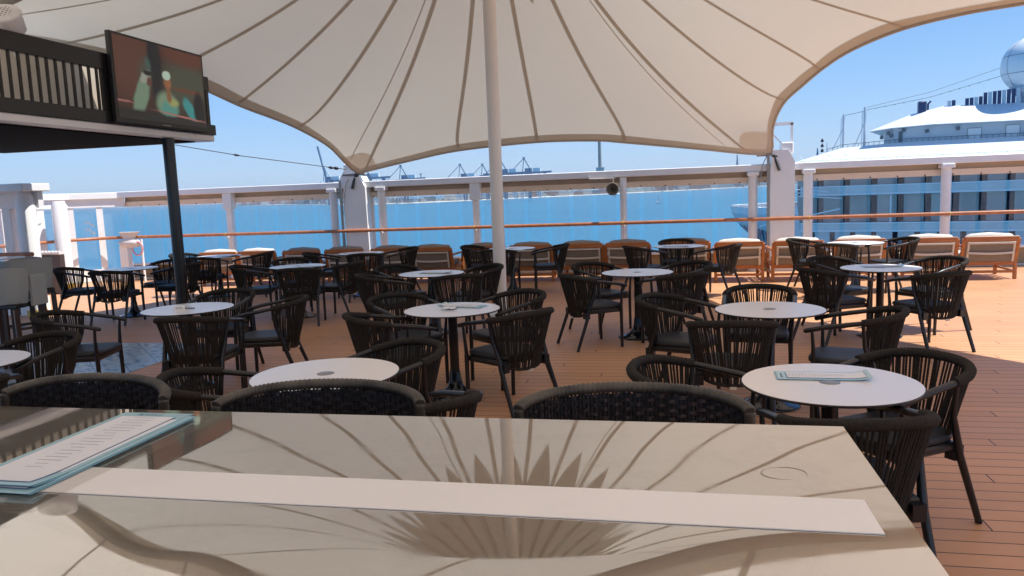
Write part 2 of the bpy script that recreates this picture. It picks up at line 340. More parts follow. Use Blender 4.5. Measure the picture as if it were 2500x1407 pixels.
def dup(root,loc,rz,label,scale=None):
    r=root.copy(); C.objects.link(r); r.location=loc; r.rotation_euler=(0,0,rz); r['label']=label
    for ch in list(root.children):
        c=ch.copy(); C.objects.link(c); c.parent=r
        for g in ch.children:
            d=g.copy(); C.objects.link(d); d.parent=c
    return r
# ---------------------------------------------------------------- camera
H=1.676; F=1874.4; a12=R(12)
pit=R(7.08); rol=R(-2.18)
f0=np.array([0,math.cos(pit),-math.sin(pit)]); r0=np.array([1.,0,0]); u0=np.array([0,math.sin(pit),math.cos(pit)])
r1=math.cos(rol)*r0+math.sin(rol)*u0; u1=-math.sin(rol)*r0+math.cos(rol)*u0
def tod(p): return np.array([p[0]*math.cos(a12)-p[1]*math.sin(a12), p[0]*math.sin(a12)+p[1]*math.cos(a12), p[2]])
f0,r1,u1=tod(f0),tod(r1),tod(u1)
CAM=np.array([0,0,H])
def ray(x,y): return f0+r1*(x-1250)/F-u1*(y-703.5)/F
def onz(x,y,z): d=ray(x,y); return CAM+d*(z-H)/d[2]
def onv(x,y,v): d=ray(x,y); return CAM+d*v/d[1]
def onu(x,y,u): d=ray(x,y); return CAM+d*u/d[0]
cd=bpy.data.cameras.new('camera'); cam=bpy.data.objects.new('camera',cd); C.objects.link(cam); sc.camera=cam
cd.sensor_width=36; cd.lens=F/2500*36; cd.clip_start=.05; cd.clip_end=120000
cam.matrix_world=Matrix(((r1[0],u1[0],-f0[0],0),(r1[1],u1[1],-f0[1],0),(r1[2],u1[2],-f0[2],H),(0,0,0,1)))
# ---------------------------------------------------------------- light
EL=61; AZ=R(0)   # sun from +X
sd=Vector((math.cos(R(EL))*math.cos(AZ),math.cos(R(EL))*math.sin(AZ),math.sin(R(EL))))
w=bpy.data.worlds.new('World'); sc.world=w; w.use_nodes=True; nt=w.node_tree
sky=N(nt,'ShaderNodeTexSky'); sky.sky_type='NISHITA'; sky.sun_disc=False; sky.sun_elevation=R(EL); sky.sun_rotation=R(90)
sky.air_density=1.0; sky.dust_density=.35; sky.ozone_density=2.5; sky.altitude=0
geo=N(nt,'ShaderNodeTexCoord'); sp=N(nt,'ShaderNodeSeparateXYZ'); nt.links.new(geo.outputs['Generated'],sp.inputs[0])
crs=N(nt,'ShaderNodeValToRGB'); el=crs.color_ramp.elements; el[0].position=0; el[0].color=(.43,.63,.92,1); el[1].position=1; el[1].color=(.10,.26,.60,1)
for p_,c_ in ((.12,(.26,.52,.94)),(.26,(.11,.35,.84)),(.5,(.09,.28,.70))):
    e_=el.new(p_); e_.color=(*c_,1)
nt.links.new(sp.outputs[2],crs.inputs[0])
sc_=N(nt,'ShaderNodeVectorMath',operation='SCALE'); sc_.inputs[3].default_value=5.4; nt.links.new(crs.outputs[0],sc_.inputs[0])
mxs=N(nt,'ShaderNodeMix',data_type='RGBA'); mxs.inputs[0].default_value=.8; nt.links.new(sky.outputs[0],mxs.inputs[6]); nt.links.new(sc_.outputs[0],mxs.inputs[7])
nt.links.new(mxs.outputs[2],nt.nodes['Background'].inputs[0]); nt.nodes['Background'].inputs[1].default_value=.115
sl=bpy.data.lights.new('sun','SUN'); sl.energy=4.0; sl.angle=R(.5); sl.color=(1,.955,.88); so=bpy.data.objects.new('sun',sl); C.objects.link(so)
so.rotation_euler=sd.to_track_quat('Z','Y').to_euler(); so.location=(10,0,20)
sc.view_settings.view_transform='Standard'; sc.view_settings.look='None'; sc.view_settings.exposure=.72; sc.view_settings.gamma=1
sc.cycles.max_bounces=10; sc.cycles.transparent_max_bounces=24; sc.cycles.diffuse_bounces=4; sc.cycles.glossy_bounces=4
try: sc.cycles.use_denoising=True
except Exception: pass
# ---------------------------------------------------------------- deck, sea, land
mb=MB(); mb.box(-15,14,-9,15.95,-.3,0); struct('deck_floor',mb,'deck_planks','brown wood-look plank deck running under all the furniture','deck')
mb=MB(); mb.box(-10.8,-5.45,-2,8.2,.001,.005); struct('tiled_floor',mb,'blue_tiles','blue and white patterned tile floor beside the bar stools','floor')
SEA=-20
mb=MB(); mb.add([(-90000,-2000,SEA),(90000,-2000,SEA),(90000,90000,SEA),(-90000,90000,SEA)],[(0,1,2,3)]); struct('sea',mb,'sea_water','calm blue harbour water reaching to the horizon','water')
# far shore
def land():
    shore=[(560,500),(700,497),(860,497),(980,495),(1160,487),(1350,478),(1500,471),(1700,461),(1860,452),(2000,446.5),(2300,434)]
    pts=[onz(x,y+3.0,SEA) for x,y in shore]
    rnd=random.Random(3)
    P=[]
    for i in range(len(pts)-1):
        for k in range(40):
            t=k/40; P.append(pts[i]*(1-t)+pts[i+1]*t)
    G=[]; sand=[]
    for k,p in enumerate(P):
        d=np.array([p[0],p[1],0]); L=np.linalg.norm(d); d/=L
        j=rnd.uniform(-.003,.003)*L
        p=p+d*j
        h=(10+7*math.sin(k*.13)+rnd.uniform(-5,6))*L/2600
        h2=(20+9*math.sin(k*.07+1)+rnd.uniform(-5,5))*L/2600
        rows=[p+(0,0,.0),p+(0,0,2.5)+d*20,p+(0,0,3)+d*80,p+(0,0,max(4,h))+d*110,p+(0,0,max(5,h)+3)+d*500,p+(0,0,h2*.8)+d*900,p+(0,0,2)+d*1800]
        G.append(rows)
    mb=MB(); mb.grid([[r[i] for r in G] for i in range(0,3)],False); struct('beach',mb,'sand','thin pale beach line along the far shore','beach')
    mb=MB(); mb.grid([[r[i] for r in G] for i in range(2,7)],False); struct('hills',mb,'land_green','low wooded far shore across the harbour','land')
    bg=None; n=0
    for k in range(10,len(P),3):
        if rnd.random()<.25: continue
        p=P[k]; d=np.array([p[0],p[1],0]); L=np.linalg.norm(d); d/=L; s=L/2700
        q=p+d*rnd.uniform(60,110)
        wd=rnd.uniform(14,60)*s; ht=rnd.uniform(7,17)*s
        m=MB(); m.box(-wd/2,wd/2,-8,8,0,ht); m.prism([(-wd/2-1,ht+.02),(wd/2+1,ht+.02),(0,ht+rnd.uniform(2,5)*s)],-8.5,8.5)
        o=m.obj('distant_building',rnd.choice(['bldg_a','bldg_a','bldg_b','bldg_c']),None,(q[0],q[1],SEA+2+rnd.uniform(0,5)*s))
        o.rotation_euler=(0,0,math.atan2(d[1],d[0])-PI/2)
        tag(o,'small distant building in the low waterfront town on the far shore','building','buildings on the far shore'); n+=1
land()
# ---- harbour cranes
def crane(px,pyb,pyt,label,boomup=False,face=-1,k=1.0):
    """px: pixel of the mast leg; top pixel pyt ; built 2300 m away"""
    D=2300
    top=onv(px,pyt,D); base=onv(px,pyb,D); X=top[0]; h=top[2]-(SEA+3)
    t=thing('harbour_crane',label,'crane',(X,D,SEA+3),0,'container cranes on the far quay'); s=h/80.
    m=MB()
    for x in (0,14,-12,22): 
        pass
    # portal legs
    m.bar((0,0,0),(0,0,50*s),3.2*s,3*s); m.bar((0,18*s,0),(0,18*s,50*s),3.2*s,3*s)
    m.obj('main_leg','crane_blue',t)
    m=MB()
    for y in (0,18*s):
        m.bar((-16*s,y,0),(-16*s,y,48*s),1.6*s,1.6*s); m.bar((20*s,y,0),(20*s,y,46*s),1.6*s,1.6*s)
        m.bar((2*s,y,46*s),(18*s,y,2*s),1.5*s,1.5*s); m.bar((-16*s,y,44*s),(-6*s,y,2*s),1.5*s,1.5*s)
    m.obj('portal_frame','crane_white',t)
    m=MB(); m.box(-8*s,5*s,4*s,14*s,44*s,58*s); m.obj('machine_house','crane_blue',t)
    m=MB()
    m.bar((-6*s,9*s,49*s),(44*s,9*s,50*s),4*s,3.6*s); m.box(28*s,34*s,6*s,12*s,42*s,50*s)
    if boomup: m.bar((-6*s,9*s,49*s),(-22*s,9*s,120*s),3.5*s,3*s)
    else: m.bar((-52*s,9*s,47*s),(-6*s,9*s,49*s),2.8*s,2.4*s)
    m.obj('boom','crane_blue',t)
    m=MB()
    A=(-10*s,9*s,78*s)
    m.bar((2*s,9*s,56*s),A,1.8*s,1.8*s); m.box(-12*s,-8*s,7*s,11*s,76*s,80*s)
    m.bar((-14*s,9*s,50*s),A,1.2*s,1.2*s)
    if not boomup: m.bar(A,(-42*s,9*s,48*s),1.1*s,1.1*s)
    else: m.bar((-6*s,9*s,62*s),(-20*s,9*s,110*s),1*s,1*s)
    m.obj('apex_frame','crane_white' if boomup else 'crane_blue',t)
    m=MB(); m.box(8*s,22*s,5*s,13*s,51*s,58*s); m.obj('winch_house','crane_white',t)
    return t
crane(798,470,405,'container crane with its boom raised, left of the left pylon',True)
crane(893,470,396,'container crane half hidden behind the left canopy corner')
crane(985,470,402,'low container crane just right of the left canopy corner')
crane(1131,462,399,'container crane standing alone just left of the white mast')
crane(1186,462,399,'container crane mostly hidden behind the white mast')
crane(1230,458,385,'taller container crane just right of the white mast')
crane(1289,455,383,'rightmost tall container crane on the far quay')
def small(name,px,py0,py1,w,label,cat,m,D=2400):
    b=onv(px,py0,D); t=onv(px,py1,D); mm=MB()
    mm.box(-w/2,w/2,0,w,0,t[2]-b[2],bev=w*.05); 
    o=mm.obj(name,m,None,(b[0],D,b[2])); return tag(o,label,cat)
def mastobj(name,px,py0,py1,w,label,D,m='crane_blue',lat=True):
    b=onv(px,py0,D); t=onv(px,py1,D); h=t[2]-b[2]; mm=MB()
    if lat:
        for sx in (-1,1):
            for sy in (-1,1): mm.tube([(sx*w/2,sy*w/2,0),(0,0,h)],w*.09,5)
        for k in range(12):
            z=h*k/12; q=w/2*(1-k/12); q2=w/2*(1-(k+1)/12); z2=h*(k+1)/12
            mm.tube([(-q,-q,z),(q2,-q2,z2)],w*.05,4); mm.tube([(q,-q,z),(-q2,-q2,z2)],w*.05,4)
    else: mm.tube([(0,0,0),(0,0,h)],[w/2,w/2.6],10); mm.box(-w*.9,w*.9,-w/2,w/2,h*.96,h)
    o=mm.obj(name,m,None,(b[0],D,b[2])); return tag(o,label,'mast')
mastobj('lattice_mast',1800,452,378,14,'faint lattice radio mast left of the right pylon',2600)
mastobj('lattice_mast',1995,446,362,3.6,'thin dark lattice mast behind the sloping ship roof',600)
mastobj('signal_mast',1030,478,424,4,'single thin mast between two harbour cranes',2400,lat=False)
mastobj('light_pole',1466,462,300,2.0,'tall slim grey pole rising beneath the middle of the canopy edge',420,'steel',False)
q=onv(1466,440,419); q1=onv(1466,411,419)
mb=MB(); W_=(onv(1476,430,419)[0]-onv(1457,430,419)[0])
mb.box(-W_/2,W_/2,-1,1,0,q1[2]-q[2]); mb.box(-W_*.55,W_*.55,-1.1,1.1,(q1[2]-q[2])+.01,(q1[2]-q[2])+.4); tag(mb.obj('harbour_tower','bldg_a',None,tuple(q)),'small pale block at the foot of the tall slim pole','building')
for px in (1070,1318): small('harbour_block',px,470,436 if px<1200 else 423,10,'small cream block beside the harbour cranes'+(' at the right' if px>1200 else ' left of the mast'),'building','bldg_a')
# boats
def boat(px,py,L,sail,label):
    p=onz(px,py,SEA); t=thing('sailboat' if sail else 'motor_boat',label,'boat',(p[0],p[1],SEA))
    m=MB(); n=9; G=[]
    for i in range(n):
        s=i/(n-1); w_=L*.16*math.sin(PI*min(1,.25+s*.8))*(1-.5*s*s)
        G.append([(L*(s-.5),-w_,L*.16),(L*(s-.5),-w_*.6,0),(L*(s-.5),w_*.6,0),(L*(s-.5),w_,L*.16)])
    m.grid(G); m.grid([[g[0],g[3]] for g in G]); m.obj('hull','boat_white',t)
    m=MB()
    if sail: m.tube([(0,0,0),(0,0,L*1.3)],L*.012,5); m.obj('mast','steel',t); m=MB(); m.add([(0,0,L*.2),(-L*.45,0.05,L*.2),(0,0,L*1.25),(.1,.2,L*.2)],[(0,1,2),(3,1,2)]); m.obj('sail','boat_white',t)
    else: m.box(-L*.25,L*.15,-L*.1,L*.1,L*.16,L*.32,bev=L*.02); m.obj('cabin','bldg_c',t)
boat(1609,497,9,True,'tiny white sailboat on open water right of the horn speaker')
boat(748,496,40,False,'dark-cabined motor boat on the water left of the left pylon')
boat(1290,481,30,False,'small white boat close to the far shore right of the mast')
p=onz(677,510,SEA); mb=MB(); mb.lathe([(1.2,0),(1.3,.8),(.5,1.4),(.18,5),(.1,8)],12); tag(mb.obj('marker_buoy','boat_white',None,(p[0],p[1],SEA)),'slim white marker buoy seen through the left glass screens','buoy')
p=onz(421,560,SEA); mb=MB(); mb.lathe([(1.2,0),(1.3,.9),(.5,1.5),(.35,4),(.6,4.2),(.6,5),(.05,5.6)],12); tag(mb.obj('marker_buoy','shirt_pink',None,(p[0],p[1],SEA)),'red marker buoy on the water left of the black post','buoy')

# ---------------------------------------------------------------- canopy
CU,CV=-2.34,10.25; ZR=6.15
def catmull(P,n):
    P=[np.array(p,float) for p in P]; Q=[2*P[0]-P[1]]+P+[2*P[-1]-P[-2]]; out=[]
    for i in range(1,len(Q)-2):
        for k in range(n):
            t=k/n; a,b,c,d=Q[i-1],Q[i],Q[i+1],Q[i+2]
            out.append(.5*((2*b)+(-a+c)*t+(2*a-5*b+4*c-d)*t*t+(-a+3*b-3*c+d)*t**3))
    out.append(P[-1]); return out
RC=(1.86,15.35,2.22); LC=(-6.52,15.35,2.20)
RE=[RC,(1.80,15.0,2.56),(1.79,14.5,2.80),(1.85,13.8,3.02),(2.01,13,3.18),(2.19,12.3,3.33),(2.41,11.5,3.44),(2.76,10.5,3.49),(3.21,9.8,3.49),(3.62,9.2,3.44),(4.3,8.2,3.35),(5.2,6.9,3.1),(6.2,5.6,2.75)]
BE=[(6.2,5.6,2.75),(4.3,6.05,3.0),(2.35,6.15,3.1),(1.5,5.95,3.1),(.3,5.55,3.12),(-1,5.2,3.36),(-2.34,5.05,3.45),(-3,5.1,3.42),(-4,5.6,3.5),(-5.5,6.6,3.95),(-7.6,8.0,4.15),(-9.6,8.9,4.2)]
LE=[(-9.6,8.9,4.2),(-8.4,9.5,3.98),(-7.6,10.2,3.73),(-7.18,11.0,3.49),(-7.04,12.0,3.28),(-6.82,13.2,3.06),(-6.70,14.4,2.76),(-6.62,15.0,2.44),LC]
FE=[LC,(-6.06,15.08,2.26),(-5.17,14.9,2.40),(-4.1,14.78,2.55),(-2.53,14.72,2.63),(-1.38,14.72,2.60),(-.87,14.74,2.54),(.44,14.9,2.37),(1.39,15.12,2.24),RC]
def relax(loop,seams,cu,cv,zr,ring=.30,M=26,K=10,c=1.6,it=1600,a0=54,da=-18):
    B=np.array(loop); seg=np.r_[0,np.cumsum(np.linalg.norm(np.diff(np.vstack([B,B[:1]]),axis=0),axis=1))]; tot=seg[-1]; Bc=np.vstack([B,B[:1]])
    par=[]
    for s in seams:
        d=np.linalg.norm(B-np.array(s),axis=1); par.append(seg[int(np.argmin(d))])
    base=par[0]; par=[(p-base)%tot for p in par]; S=len(par); th=[]; 
    for i in range(S):
        p0=par[i]; p1=par[i+1] if i+1<S else tot
        for k in range(K): th.append(p0+(p1-p0)*k/K)
    th=np.array(th); Nn=len(th)
    pos=np.stack([np.interp((th+base)%tot,seg,Bc[:,j]) for j in range(3)],-1)
    ang=np.radians(a0+da*np.arange(Nn)/K)
    rg=np.stack([cu+ring*np.cos(ang),cv+ring*np.sin(ang),np.full(Nn,zr)],-1)
    G=np.zeros((M+1,Nn,3)); e=np.linspace(0,1,M+1)
    for i in range(M+1):
        q=e[i]; q2=(math.exp(c*q)-1)/(math.exp(c)-1); G[i]=rg*(1-q2)+pos*q2
        G[i,:,2]=rg[:,2]*(1-q)+pos[:,2]*q
    W=c*c*(1/M)**2/(2*PI/Nn)**2
    for _ in range(it):
        n=(G[:-2]+G[2:]+W*(np.roll(G[1:-1],1,axis=1)+np.roll(G[1:-1],-1,axis=1)))/(2+2*W)
        G[1:-1]=n
    return G
loop=[]
for E_ in (RE,BE,LE,FE): loop+=catmull(E_,14)[:-1]
def near(px,py,v): return tuple(onv(px,py,v))
R_s=[(1.93,15.3,2.2),near(1893,240,13.7),near(2003,150,12.4),near(2210,60,10.4),(4.1,8.5,3.38),(6.2,5.6,2.75)]
B_s=[(3.4,6.1,3.05),(.6,5.65,3.11),(-2.34,5.05,3.45),(-4.3,5.8,3.62),(-6.2,7.1,4.05)]
L_s=[(-9.6,8.9,4.2),(-8.3,9.55,3.95),(-7.4,10.5,3.65),near(550,250,11.9),near(725,310,13.4)]
F_s=[(-6.25,15.15,2.24),(-4.1,14.78,2.55),(-2.53,14.72,2.63),(-.87,14.74,2.54)]
R_s[0]=(1.39,15.12,2.24)
seams=R_s+B_s+L_s+F_s
G1=relax(loop,seams,CU,CV,ZR,ring=.28,a0=54)
def surf(G,col,row):
    M_=G.shape[0]-1; Nn=G.shape[1]; r=min(max(row,0),M_); i=min(int(r),M_-1); fr=r-i; c=col%Nn; j=int(c); fc=c-j; j2=(j+1)%Nn
    return (G[i,j]*(1-fc)+G[i,j2]*fc)*(1-fr)+(G[i+1,j]*(1-fc)+G[i+1,j2]*fc)*fr
def snor(G,col,row):
    a=surf(G,col+.5,row)-surf(G,col-.5,row); b=surf(G,col,min(row+.5,G.shape[0]-1))-surf(G,col,max(row-.5,0)); n=np.cross(a,b); n/=np.linalg.norm(n)+1e-9
    return n if n[2]<0 else -n     # pointing down
def ribbon(mb,G,col,w,r0,r1,off=.006,n=50):
    A=[];Bq=[]
    for k in range(n+1):
        r=r0+(r1-r0)*k/n; p=surf(G,col,r); t=surf(G,col+.4,r)-surf(G,col-.4,r); t/=np.linalg.norm(t); nn=snor(G,col,r)*off
        A.append(tuple(p-t*w/2+nn)); Bq.append(tuple(p+t*w/2+nn))
    mb.grid([A,Bq],True)
def canopy(G,label,K=10,fab='canopy_fabric'):
    S=G.shape[1]//K; M_=G.shape[0]-1
    t=thing('tensile_canopy',label,'canopy')
    mb=MB(); mb.grid([[tuple(p) for p in row] for row in G],True,closed=True); mb.obj('membrane',fab,t)
    for k in range(S):
        mb=MB(); ribbon(mb,G,k*K,.066,.5,M_-.15); mb.obj('seam','canopy_seam',t)
    # star patch round the mast head
    mb=MB(); Nn=G.shape[1]; mc=G[0].mean(axis=0)[:2]
    G0=[];Gn=[]
    for c in range(Nn*2+1):
        cc=c/2; ph=(cc%K)/K; tooth=1-abs(ph-.5)*2
        want=1.20+.66*tooth; hr=[math.hypot(*(surf(G,cc,q_)[:2]-mc)) for q_ in range(M_+1)]; r_out=float(np.interp(want,hr,range(M_+1))); col0=[]
        for i in range(9):
            r=r_out*i/8; col0.append(tuple(surf(G,cc,r)+snor(G,cc,min(r+.3,M_))*.010))
        G0.append(col0)
    mb.grid(G0,True); mb.obj('star_patch','canopy_seam',t)
    # hem
    mb=MB(); rows=[[],[],[]]
    for c in range(Nn*2+1):
        cc=c/2; e=surf(G,cc,M_); inn=surf(G,cc,M_-1); d=inn-e; L=np.linalg.norm(d); d/=L; nn=snor(G,cc,M_-.5)
        rows[0].append(tuple(e-d*.015+nn*.004)); rows[1].append(tuple(e+d*.10+nn*.009)); rows[2].append(tuple(e+d*.20+nn*.009))
    mb.grid(rows,True); mb.obj('hem','canopy_hem',t)
    mb=MB(); mb.tube([tuple(G[-1,j]+np.array([0,0,-.012])) for j in range(Nn)],.022,8,closed=True); mb.obj('edge_cable','canopy_hem',t)
    return t
cn=canopy(G1,'cream tensile fabric canopy with brown radial seams stretched over the tables')
# extra thin seams
for col in (K0 for K0 in (-8.2,)): pass
Kc=10; NS=G1.shape[1]
iF=16 # index of first front seam
mb=MB(); ribbon(mb,G1,16*Kc-2.5,.020,1,25.6); mb.obj('thin_seam','canopy_seam',cn)
mb=MB(); ribbon(mb,G1,20*Kc-1.4,.018,1,25.6); mb.obj('thin_seam','canopy_seam',cn)
# corner patches
for (c0,nmx) in ((0,'R'),(0,'L')):
    mb=MB()
    tgt=np.array(RC if nmx=='R' else LC); j0=int(np.argmin(np.linalg.norm(G1[-1]-tgt,axis=1)))
    G0=[]
    for a_ in range(-16,17):
        cc=j0+a_*.16; w_=1-(a_/16)**2
        col0=[]
        for i in range(6):
            r=26-(1.05*w_+.02)*i/5; col0.append(tuple(surf(G1,cc,r)+snor(G1,cc,r)*.012))
        G0.append(col0)
    mb.grid(G0,True); mb.obj('corner_patch','canopy_patch',cn)
# adjoining module above the counter
L2=[tuple(p) for p in catmull(BE[::-1],14)[:-1]]
SE=catmull([(6.2,5.6,2.75),(5.6,3,3.2),(5.5,-1,3.3),(6.6,-6,2.9)],14)[:-1]; BK=catmull([(6.6,-6,2.9),(-2.3,-5,3.2),(-13,-6,3.6)],16)[:-1]; SW=catmull([(-13,-6,3.6),(-12.3,-1,4.1),(-11.6,4,4.2),(-9.6,8.9,4.2)],14)[:-1]
loop2=SE+BK+SW+L2
s2=[(6.2,5.6,2.75),(5.6,3,3.2),(5.5,0,3.3),(5.7,-3,3.2),(6.6,-6,2.9),(3.5,-5.4,3.1),(.5,-5.1,3.2),(-2.3,-5,3.2),(-5,-5.1,3.1),(-8,-5.4,3.3),(-13,-6,3.6),(-12.6,-3,3.9),(-12.2,0,4.15),(-11.6,4,4.2),(-9.6,8.9,4.2),B_s[4],B_s[3],B_s[2],B_s[1],B_s[0]]
G2=relax(loop2,s2,CU,-.6,6.2,ring=.28,a0=36,it=1000)
cn2=canopy(G2,'adjoining cream tensile canopy module stretched above the glossy bar counter',fab='canopy_fabric_near')
# valley belt where the two modules meet
mb=MB(); bl=catmull(BE,10); rows=[[],[],[],[]]
for i,p in enumerate(bl):
    for k,(dv,dz) in enumerate(((-.10,-.03),(-.035,-.05),(.035,-.05),(.10,-.03))): rows[k].append((p[0],p[1]+dv,p[2]+dz+ (0.02 if k in(0,3) else 0)))
mb.grid(rows,True); mb.obj('valley_belt','canopy_seam',cn)
# masts
def mast(x,y,z,label):
    t=thing('canopy_mast',label,'mast',(x,y,0))
    m=MB(); m.tube([(0,0,.02),(0,0,z)],.086,32); m.obj('pole','pole_paint',t)
    m=MB(); m.lathe([(.2,0),(.2,.02),(.11,.035),(.095,.06)],28); m.obj('base_plate','pole_paint',t)
    m=MB(); m.lathe([(.09,z-.25),(.13,z-.2),(.29,z+.0),(.29,z+.04),(.05,z+.1)],28); m.obj('head_ring','steel',t)
    return t
mast(CU,CV,ZR-.02,'tall white round mast holding up the canopy among the tables')
mast(CU,-.6,6.18,'white canopy mast behind the bar counter')
# ---------------------------------------------------------------- windscreen
GV=15.6
posts=[(-9.62,'sq'),(-7.12,'rd'),(-6.02,'rd'),(-3.98,'sq'),(-.96,'sq'),(1.50,'rd'),(2.50,'rd'),(4.88,'rd'),(8.2,'rd')]
ws=thing('windscreen','long white framed glass windscreen running behind the wooden lounge chairs','windscreen',(0,0,0))
U0,U1=-12.35,9.6
mb=MB(); mb.box(U0,U1,15.36,15.80,1.90,2.03,bev=.012); mb.obj('top_rail','white_paint',ws)
mb=MB(); mb.box(U0,U1,15.62,15.72,1.80,1.898); mb.obj('recess_panel','recess_tan',ws)
mb=MB(); mb.box(U0,U1,15.56,15.70,1.685,1.80,bev=.006); mb.obj('header','beige_panel',ws)
mb=MB(); mb.box(U0,U1,15.50,15.76,.34,.385,bev=.008); mb.obj('sill','white_paint',ws)
mb=MB(); mb.box(U0,U1,15.60,15.75,.0,.34); mb.obj('bulwark','bulwark_beige',ws)
mb=MB(); mb.box(U0,U1,15.52,15.598,.001,.05,bev=.01); mb.obj('kick_plate','sling_frame',ws)
u=U0+.03
while u<U1-.45:
    if not any(abs(u+.2-pu)<.0 for pu,_ in posts):
        m=MB(); m.box(u,u+.385,15.636,15.646,.385,1.70); m.obj('glass_pane','screen_glass',ws)
        m=MB(); m.cyl((u-.045,15.555,1.705),(u-.045,15.60,1.705),.014,8); m.obj('bolt','cable_dark',ws)
    u+=.47
for pu,kd in posts:
    m=MB()
    if kd=='rd': m.cyl((pu,15.45,0),(pu,15.45,1.9),.085,24); m.box(pu-.11,pu+.11,15.33,15.57,1.82,1.899,bev=.01); m.cyl((pu,15.45,.0),(pu,15.45,.06),.10,24)
    else: m.box(pu-.065,pu+.065,15.42,15.56,0,1.9,bev=.012); m.box(pu-.105,pu+.105,15.38,15.599,1.55,1.899,bev=.01) if pu<-9 or pu==-3.98 else m.cyl((pu+.01,15.41,0),(pu+.01,15.41,1.83),.05,16)
    m.obj('post','white_paint',ws)
    m=MB(); m.cyl((pu,15.38,.93),(pu,15.3,.96),.018,8); m.lathe([(.03,0),(.035,.02),(.01,.05)],10,(pu,15.31,.925)); m.obj('rail_bracket','white_paint',ws)
for pu in (-6.85,-5.95+.0-.35,2.22):
    m=MB(); m.box(pu-.03,pu+.03,15.58,15.63,.385,1.685); m.obj('mullion','white_paint',ws)
# reflections of low panels: sticker plates on glass
# handrail
ht=thing('wooden_handrail','long brown wooden handrail in front of the glass windscreen','handrail')
hp=catmull([(9.6,15.26,1.0),(6,15.26,1.0),(2.5,15.26,1.0),(-1,15.26,1.0),(-5,15.26,1.0),(-9,15.26,1.0),(-11.6,15.26,1.0),(-12.35,15.15,1.0),(-12.8,14.75,1.0),(-13.0,14.0,1.0),(-13.05,12.6,1.0)],12)
mb=MB(); mb.tube([tuple(p) for p in hp],.034,12); mb.obj('rail','teak_rail',ht)
mb=MB()
for uu in (-.96,2.5,4.9,-3.98,-9.62,8.2): mb.tube([(uu-.012,15.26,1.0),(uu+.012,15.26,1.0)],.037,12)
mb.obj('joint_ring','brass_yellow',ht)
# ---------------------------------------------------------------- pylons
def pylon(uc,wd,zt,lean,label):
    t=thing('canopy_pylon',label,'pylon',(uc,15.42,0))
    m=MB(); G=[(-wd/2,0),(wd/2,0),(wd/2+lean,zt-.25),(wd/2+lean-.12,zt-.02),(-wd/2+lean+.04,zt-.02),(-wd/2+lean,zt-.4)]
    m.prism([(x,z) for x,z in G],-.14,.30); m.obj('body','white_paint',t)
    m=MB(); m.bar((-wd/2-.04+lean*.5,-.16,.3),(-wd/2-.04+lean,-.16,zt-.1),.035,.05); m.obj('conduit','steel',t)
    return t
pl=pylon(-6.55,.50,2.16,-.02,'white steel pylon anchoring the left front canopy corner')
pr=pylon(2.02,.44,2.30,.0,'white steel pylon anchoring the right front canopy corner')
def corner_hw(c,t,sgn,z0):
    m=MB(); o=t.location
    c=np.array(c)-np.array(o)
    m.box(c[0]-.30,c[0]+.22,c[1]-.06,c[1]+.04,c[2]-.045,c[2]-.015,bev=.005); m.tube([(c[0]-.28,c[1]-.05,c[2]-.02),(c[0]+.2,c[1]-.05,c[2]-.0)],.018,8); m.obj('corner_plate','steel',t)
    m=MB(); m.tube([(c[0]+.0,c[1]-.02,c[2]-.03),(c[0]+.1*sgn,c[1]-.08,c[2]-.18),(c[0]+.16*sgn,c[1]-.12,c[2]-.32)],.03,8); m.lathe([(.03,-.03),(.055,-.01),(.055,.01),(.03,.03)],14,(c[0]+.02,c[1]-.05,c[2]-.05)); m.obj('shackle','cable_dark',t)
    m=MB(); m.tube([(c[0]-.12,c[1]-.04,c[2]-.04),(c[0]-.2,c[1]-.1,c[2]-.2),(c[0]-.27,c[1]-.13,c[2]-.6)],.008,6); m.obj('stay_wire','steel',t)
corner_hw(LC,pl,-.4,0); corner_hw(RC,pr,.6,0)
# frame and bracket on right pylon top
m=MB(); 
m.bar((-.17,.1,2.28),(-.17,.1,2.78),.04,.04); m.bar((.19,.1,2.28),(.19,.1,2.78),.06,.04); m.box(-.22,.22,.07,.13,2.74,2.80); m.obj('top_frame','white_paint',pr)
m=MB(); m.bar((-.2,0,2.62),(.05,-.02,2.34),.025,.03); m.box(-.02,.2,-.1,.2,2.20,2.42,bev=.02); m.obj('gusset','white_paint',pr)
m=MB(); m.cyl((-.21,-.02,2.70),(-.21,.10,2.70),.07,16); m.obj('pulley','cable_dark',pr)
m=MB(); m.bar((-.33,0,1.9),(.02,-.02,2.45),.3,.02,up=(0,1,0)); m.box(-.30,-.02,0,.2,1.75,2.42,bev=.03); m.obj('gusset','white_paint',pl)
# little camera hanging right of right pylon, horn speaker, bracket
q=onv(1912,470,15.4)
t=thing('hanging_speaker','small grey speaker hanging on a chain right of the right pylon','speaker',(q[0]+.02,15.36,q[2]))
m=MB(); m.tube([(0,0,.0),(.01,0,.12),(-.01,0,.22)],.006,6); m.obj('chain','steel',t)
m=MB(); m.lathe([(.02,.02),(.05,0),(.055,-.09)],14); m.obj('housing','white_paint',t); m=MB(); m.lathe([(.05,-.095),(.056,-.1),(.045,-.15),(.02,-.16)],14); m.obj('grille','cable_dark',t)
q=onv(1496,462,15.2)
t=thing('horn_speaker','round grey horn loudspeaker hanging under the top rail','speaker',(q[0],15.2,q[2]))
m=MB(); prof=[(.118,-.07),(.124,-.06),(.10,-.02),(.07,.03),(.035,.08),(.02,.11)]
G0=[[(r*math.cos(2*PI*k/28),z,r*math.sin(2*PI*k/28)) for k in range(28)] for r,z in prof]; m.grid(G0,True,closed=True); m.obj('horn','horn_grey',t)
